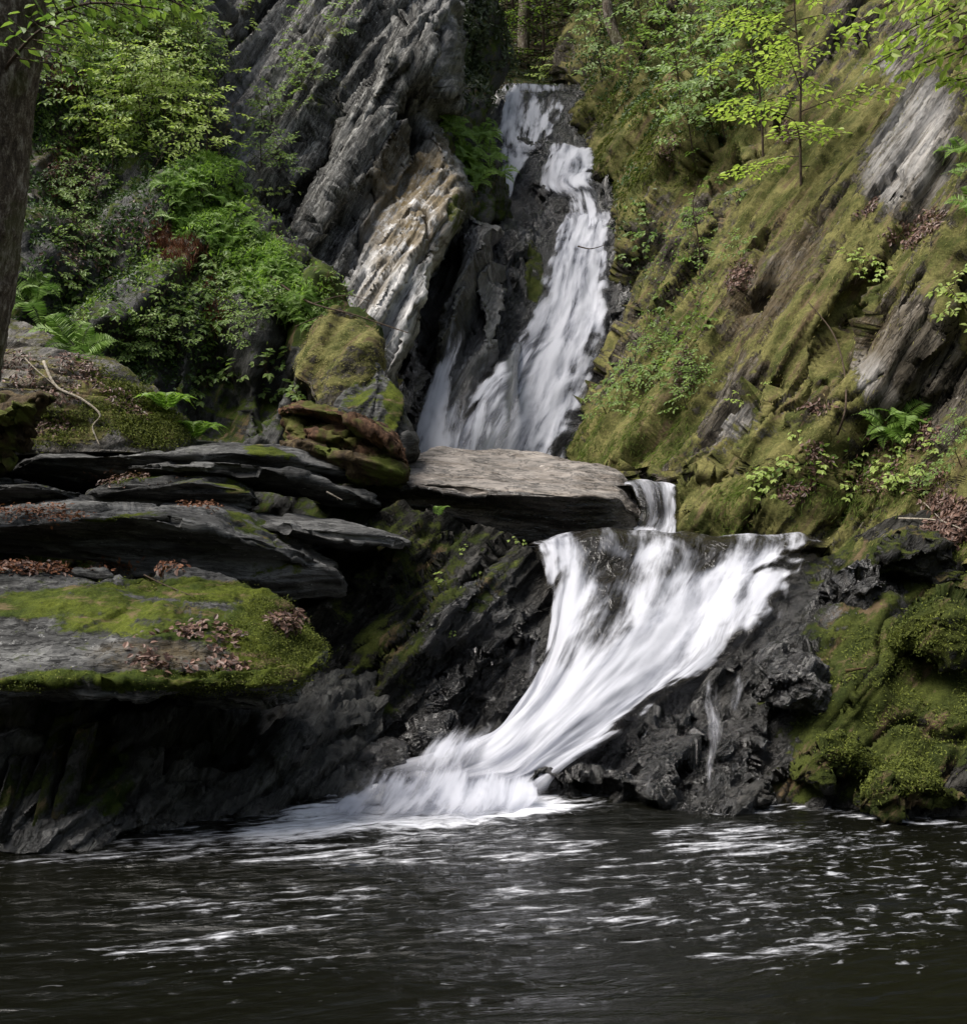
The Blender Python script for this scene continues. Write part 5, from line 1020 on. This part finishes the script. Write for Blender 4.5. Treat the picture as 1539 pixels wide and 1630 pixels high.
# ------------------------------------------------------------------ litter, ground cover, moss tufts (uncountable)
def scatter(name, label, keys, bl, n, mat, leaf, seed, flat=True, off=.01, minup=-1., hang=0., asp=.5):
    r = np.random.RandomState(seed); Ps = []; Ns = []
    for k in keys:
        s = ALL[k]; w_ = blobs(s['px'], s['py'], bl)*(s['N'][..., 2] > minup)
        w_ = w_*np.where((s['N']*(s['P']-np.array([0, 0, CZ]))).sum(-1) < 0, 1, 0)
        w_ = w_*sstep(-.15, .15, fbm(s['P'], 2.2, 3, seed)+.1)
        A = s['P'][..., 1]**2; w_ = w_*A; w_ = w_.ravel()
        if w_.sum() <= 0: continue
        m = int(n/len(keys)); i = r.choice(len(w_), m, p=w_/w_.sum()); Ps.append(s['P'].reshape(-1, 3)[i]+r.normal(0, .012, (m, 3))); Ns.append(s['N'].reshape(-1, 3)[i])
    P = np.concatenate(Ps); N = norm(np.concatenate(Ns)); m = len(P)
    d = r.normal(0, 1, (m, 3)); d = d-(d*N).sum(-1, keepdims=True)*N*(.85 if flat else .2); d = norm(d)
    if hang: d = norm(d*(1-hang)+np.array([0, -.15, -1])*hang)
    nn = N+r.normal(0, .35, (m, 3)); L = leaf*r.uniform(.6, 1.3, m)
    V = leaf_verts(P+N*(off+r.uniform(0, .02, (m, 1))), d, nn, L, L*asp)
    o = link(bpy.data.objects.new(name, leaves_mesh(name, V, MAT[mat]))); return tag(o, label, None, None, 'stuff')
scatter('leaf_litter', 'brown dead leaves lying on the mossy boulder', ['mossboulder'], [(270, 1040, 90, 30, 0, 1), (330, 1015, 60, 18, 0, 1), (455, 990, 28, 16, 0, 1), (110, 905, 200, 10, 0, .7), (340, 1058, 60, 10, -5, .8)], 1500, 'litter', .042, 1, asp=.62)
scatter('leaf_litter', 'red-brown litter packed under the long grey slab', ['mossboulder', 'slabA'], [(100, 903, 200, 14, 0, 1), (60, 820, 90, 14, 0, 1), (320, 808, 40, 10, -15, .8)], 1500, 'needles', .035, 2)
scatter('leaf_litter', 'dead leaves on the sloping mossy boulder', ['leftb'], [(50, 600, 90, 30, -25, 1), (130, 590, 50, 20, -30, .8), (200, 640, 50, 15, -35, .8), (60, 680, 70, 20, 0, .8)], 1100, 'litter', .04, 3)
scatter('leaf_litter', 'dead leaves caught on the right bank', ['right'], [(1330, 720, 110, 25, 12, 1), (1265, 770, 50, 30, 30, 1), (1440, 690, 60, 30, 0, .8), (1450, 370, 70, 22, 30, 1), (1240, 830, 25, 15, 0, 1), (1510, 830, 50, 50, 0, 1), (1300, 650, 30, 12, 0, .6), (1090, 600, 20, 50, 0, .8), (1180, 440, 20, 30, -30, .8), (1060, 240, 30, 25, 30, .7), (1250, 210, 25, 20, 0, .8), (1380, 330, 30, 12, 30, .6), (1420, 760, 90, 25, 0, .7)], 6500, 'litter', .045, 4)
scatter('leaf_litter', 'hanging mats of dead needles and roots on the left bank', ['left'], [(285, 380, 50, 40, -20, 1), (345, 470, 22, 60, 0, 1), (110, 280, 40, 45, 0, .8), (100, 130, 40, 30, 0, .6), (500, 600, 12, 60, 0, .4)], 5200, 'needles', .10, 5, hang=.7, asp=.06)
scatter('leaf_litter', 'dead leaves lodged on the left bank', ['left'], [(120, 270, 50, 70, 0, 1), (230, 360, 50, 40, 0, 1), (90, 110, 50, 30, 0, 1), (130, 400, 60, 60, 0, .6)], 1800, 'litter', .05, 6)
scatter('leaf_litter', 'dead leaves between the slabs and the log', ['rockM', 'slabT'], [(200, 760, 100, 14, 0, 1)], 400, 'litter', .04, 7)
scatter('ground_cover', 'low leafy ground cover on the left bank', ['left'], [(180, 130, 180, 150, 0, .7), (400, 400, 110, 90, -40, 1), (250, 480, 220, 110, 0, .4), (520, 470, 60, 40, 0, .7)], 16000, 'leaf', .045, 8, flat=False, off=.03)
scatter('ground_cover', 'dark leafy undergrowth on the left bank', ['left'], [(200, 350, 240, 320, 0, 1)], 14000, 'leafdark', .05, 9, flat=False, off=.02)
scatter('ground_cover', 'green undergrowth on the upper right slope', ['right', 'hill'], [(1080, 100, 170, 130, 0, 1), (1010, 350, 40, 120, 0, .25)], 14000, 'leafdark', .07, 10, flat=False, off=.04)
scatter('ground_cover', 'sparse leafy growth over the right bank', ['right'], [(1100, 110, 150, 110, 0, 1), (1080, 500, 60, 150, 0, .5), (1330, 740, 150, 40, 0, .3)], 6000, 'leaf', .05, 11, flat=False, off=.03)
scatter('ground_cover', 'dark wood-floor growth behind the falls', ['hill', 'column'], [(850, 60, 250, 120, 0, 1)], 9000, 'conifer', .12, 12, flat=False, off=.05)
for k, bl, n, l in (('mossboulder', [(330, 940, 210, 22, -3, .8), (430, 1000, 80, 60, -20, 1), (250, 985, 200, 40, -4, .6), (300, 1085, 230, 22, 0, 1), (60, 1085, 120, 20, 5, .8)], 26000, 'short fuzzy moss on the big boulder above the pool'),
                    ('leftb', [(200, 650, 110, 50, -30, 1), (110, 690, 90, 40, 0, 1)], 9000, 'short moss on the sloping boulder under the tree'), ('ledge', [(1440, 1110, 180, 160, 0, 1), (1539, 1000, 120, 160, 0, 1)], 26000, 'moss tufts on the lower right bank')):
    pass
def moss_mat():
    return leaf_mat('moss tufts', (.035, .048, .007), (.13, .15, .022), .2, .9)
MAT['moss'] = moss_mat()
MAT['shag'] = leaf_mat('straw-green shaggy moss', (.10, .10, .028), (.31, .28, .11), .15, .9)
scatter('moss', 'short fuzzy moss on the big boulder above the pool', ['mossboulder'], [(330, 940, 210, 22, -3, .5), (430, 1010, 90, 70, -20, 1), (300, 1085, 230, 20, 0, 1), (80, 1085, 120, 16, 5, .8)], 24000, 'moss', .016, 21, flat=False, off=0., asp=.35)
scatter('moss', 'moss tufts on the lower right bank', ['ledge', 'rk2', 'rk3', 'rk4'], [(1440, 1110, 170, 150, 0, 1), (1539, 1000, 100, 150, 0, 1)], 30000, 'moss', .022, 22, flat=False, off=0., asp=.35)
scatter('moss', 'yellow-green moss tufts on the rounded boulder below the ferns', ['mound'], [(545, 560, 75, 95, 0, 1)], 3500, 'shag', .018, 24, flat=False, off=0., asp=.35)
scatter('moss', 'moss tufts on the sloping boulder beneath the tree', ['leftb'], [(200, 650, 110, 50, -30, 1), (60, 680, 90, 40, 0, .8)], 12000, 'moss', .028, 23, flat=False, off=0., asp=.35)

def shag(name, label, keys, bl, n, mat, L0, seed, w_=.10, fr=FOL_R):
    r = np.random.RandomState(seed); Ps = []; Ns = []
    for k in keys:
        s = ALL[k]; q = blobs(s['px'], s['py'], bl)*s['M'][..., 0]*s['P'][..., 1]**2
        q = (q*sstep(-.2, .2, fbm(s['P'], 1.7, 4, seed)+.05)).ravel(); i = r.choice(len(q), n, p=q/q.sum()); Ps.append(s['P'].reshape(-1, 3)[i]+r.normal(0, .015, (n, 3))); Ns.append(s['N'].reshape(-1, 3)[i])
    P = np.concatenate(Ps); N = norm(np.concatenate(Ns)); m = len(P)
    d = np.array([-fr[1][0], -fr[1][1], -fr[1][2]])+r.normal(0, .35, (m, 3)); d = norm(d-(d*N).sum(-1, keepdims=True)*N+N*.25)
    L = L0*r.uniform(.5, 1.4, m); V = leaf_verts(P, d, N+r.normal(0, .2, (m, 3)), L, L*w_)
    o = link(bpy.data.objects.new(name, leaves_mesh(name, V, MAT[mat]))); return tag(o, label, None, None, 'stuff')
MAT['shagg'] = leaf_mat('green shaggy moss', (.05, .08, .012), (.15, .20, .035), .2, .9)
shag('moss', 'shaggy straw-green moss combed down the right bank', ['right'], [(1300, 400, 320, 520, 0, 1)], 18000, 'shag', .045, 31)
shag('moss', 'fresher green moss along the foot of the right bank', ['right'], [(1000, 700, 130, 80, 20, 1), (1230, 810, 280, 60, 12, 1), (1090, 180, 120, 140, 0, .7)], 20000, 'shagg', .055, 32)

shag('moss', 'dark green hanging moss right of the head of the falls', ['right'], [(1000, 220, 90, 120, 20, 1), (1090, 200, 90, 90, 0, 1)], 14000, 'moss', .09, 33, w_=.12)

scatter('ground_cover', 'fine bright fern leaflets filling the crest of the left bank', ['left'], [(330, 330, 75, 60, -35, 1), (410, 420, 85, 50, -45, 1), (470, 475, 60, 35, -40, 1), (350, 280, 50, 40, 0, 1)], 12000, 'fern', .055, 41, flat=False, off=.05, asp=.3)
scatter('ground_cover', 'small fresh leaves in the upper left thicket', ['left'], [(230, 120, 130, 130, 0, 1)], 7000, 'leafbright', .05, 42, flat=False, off=.12)
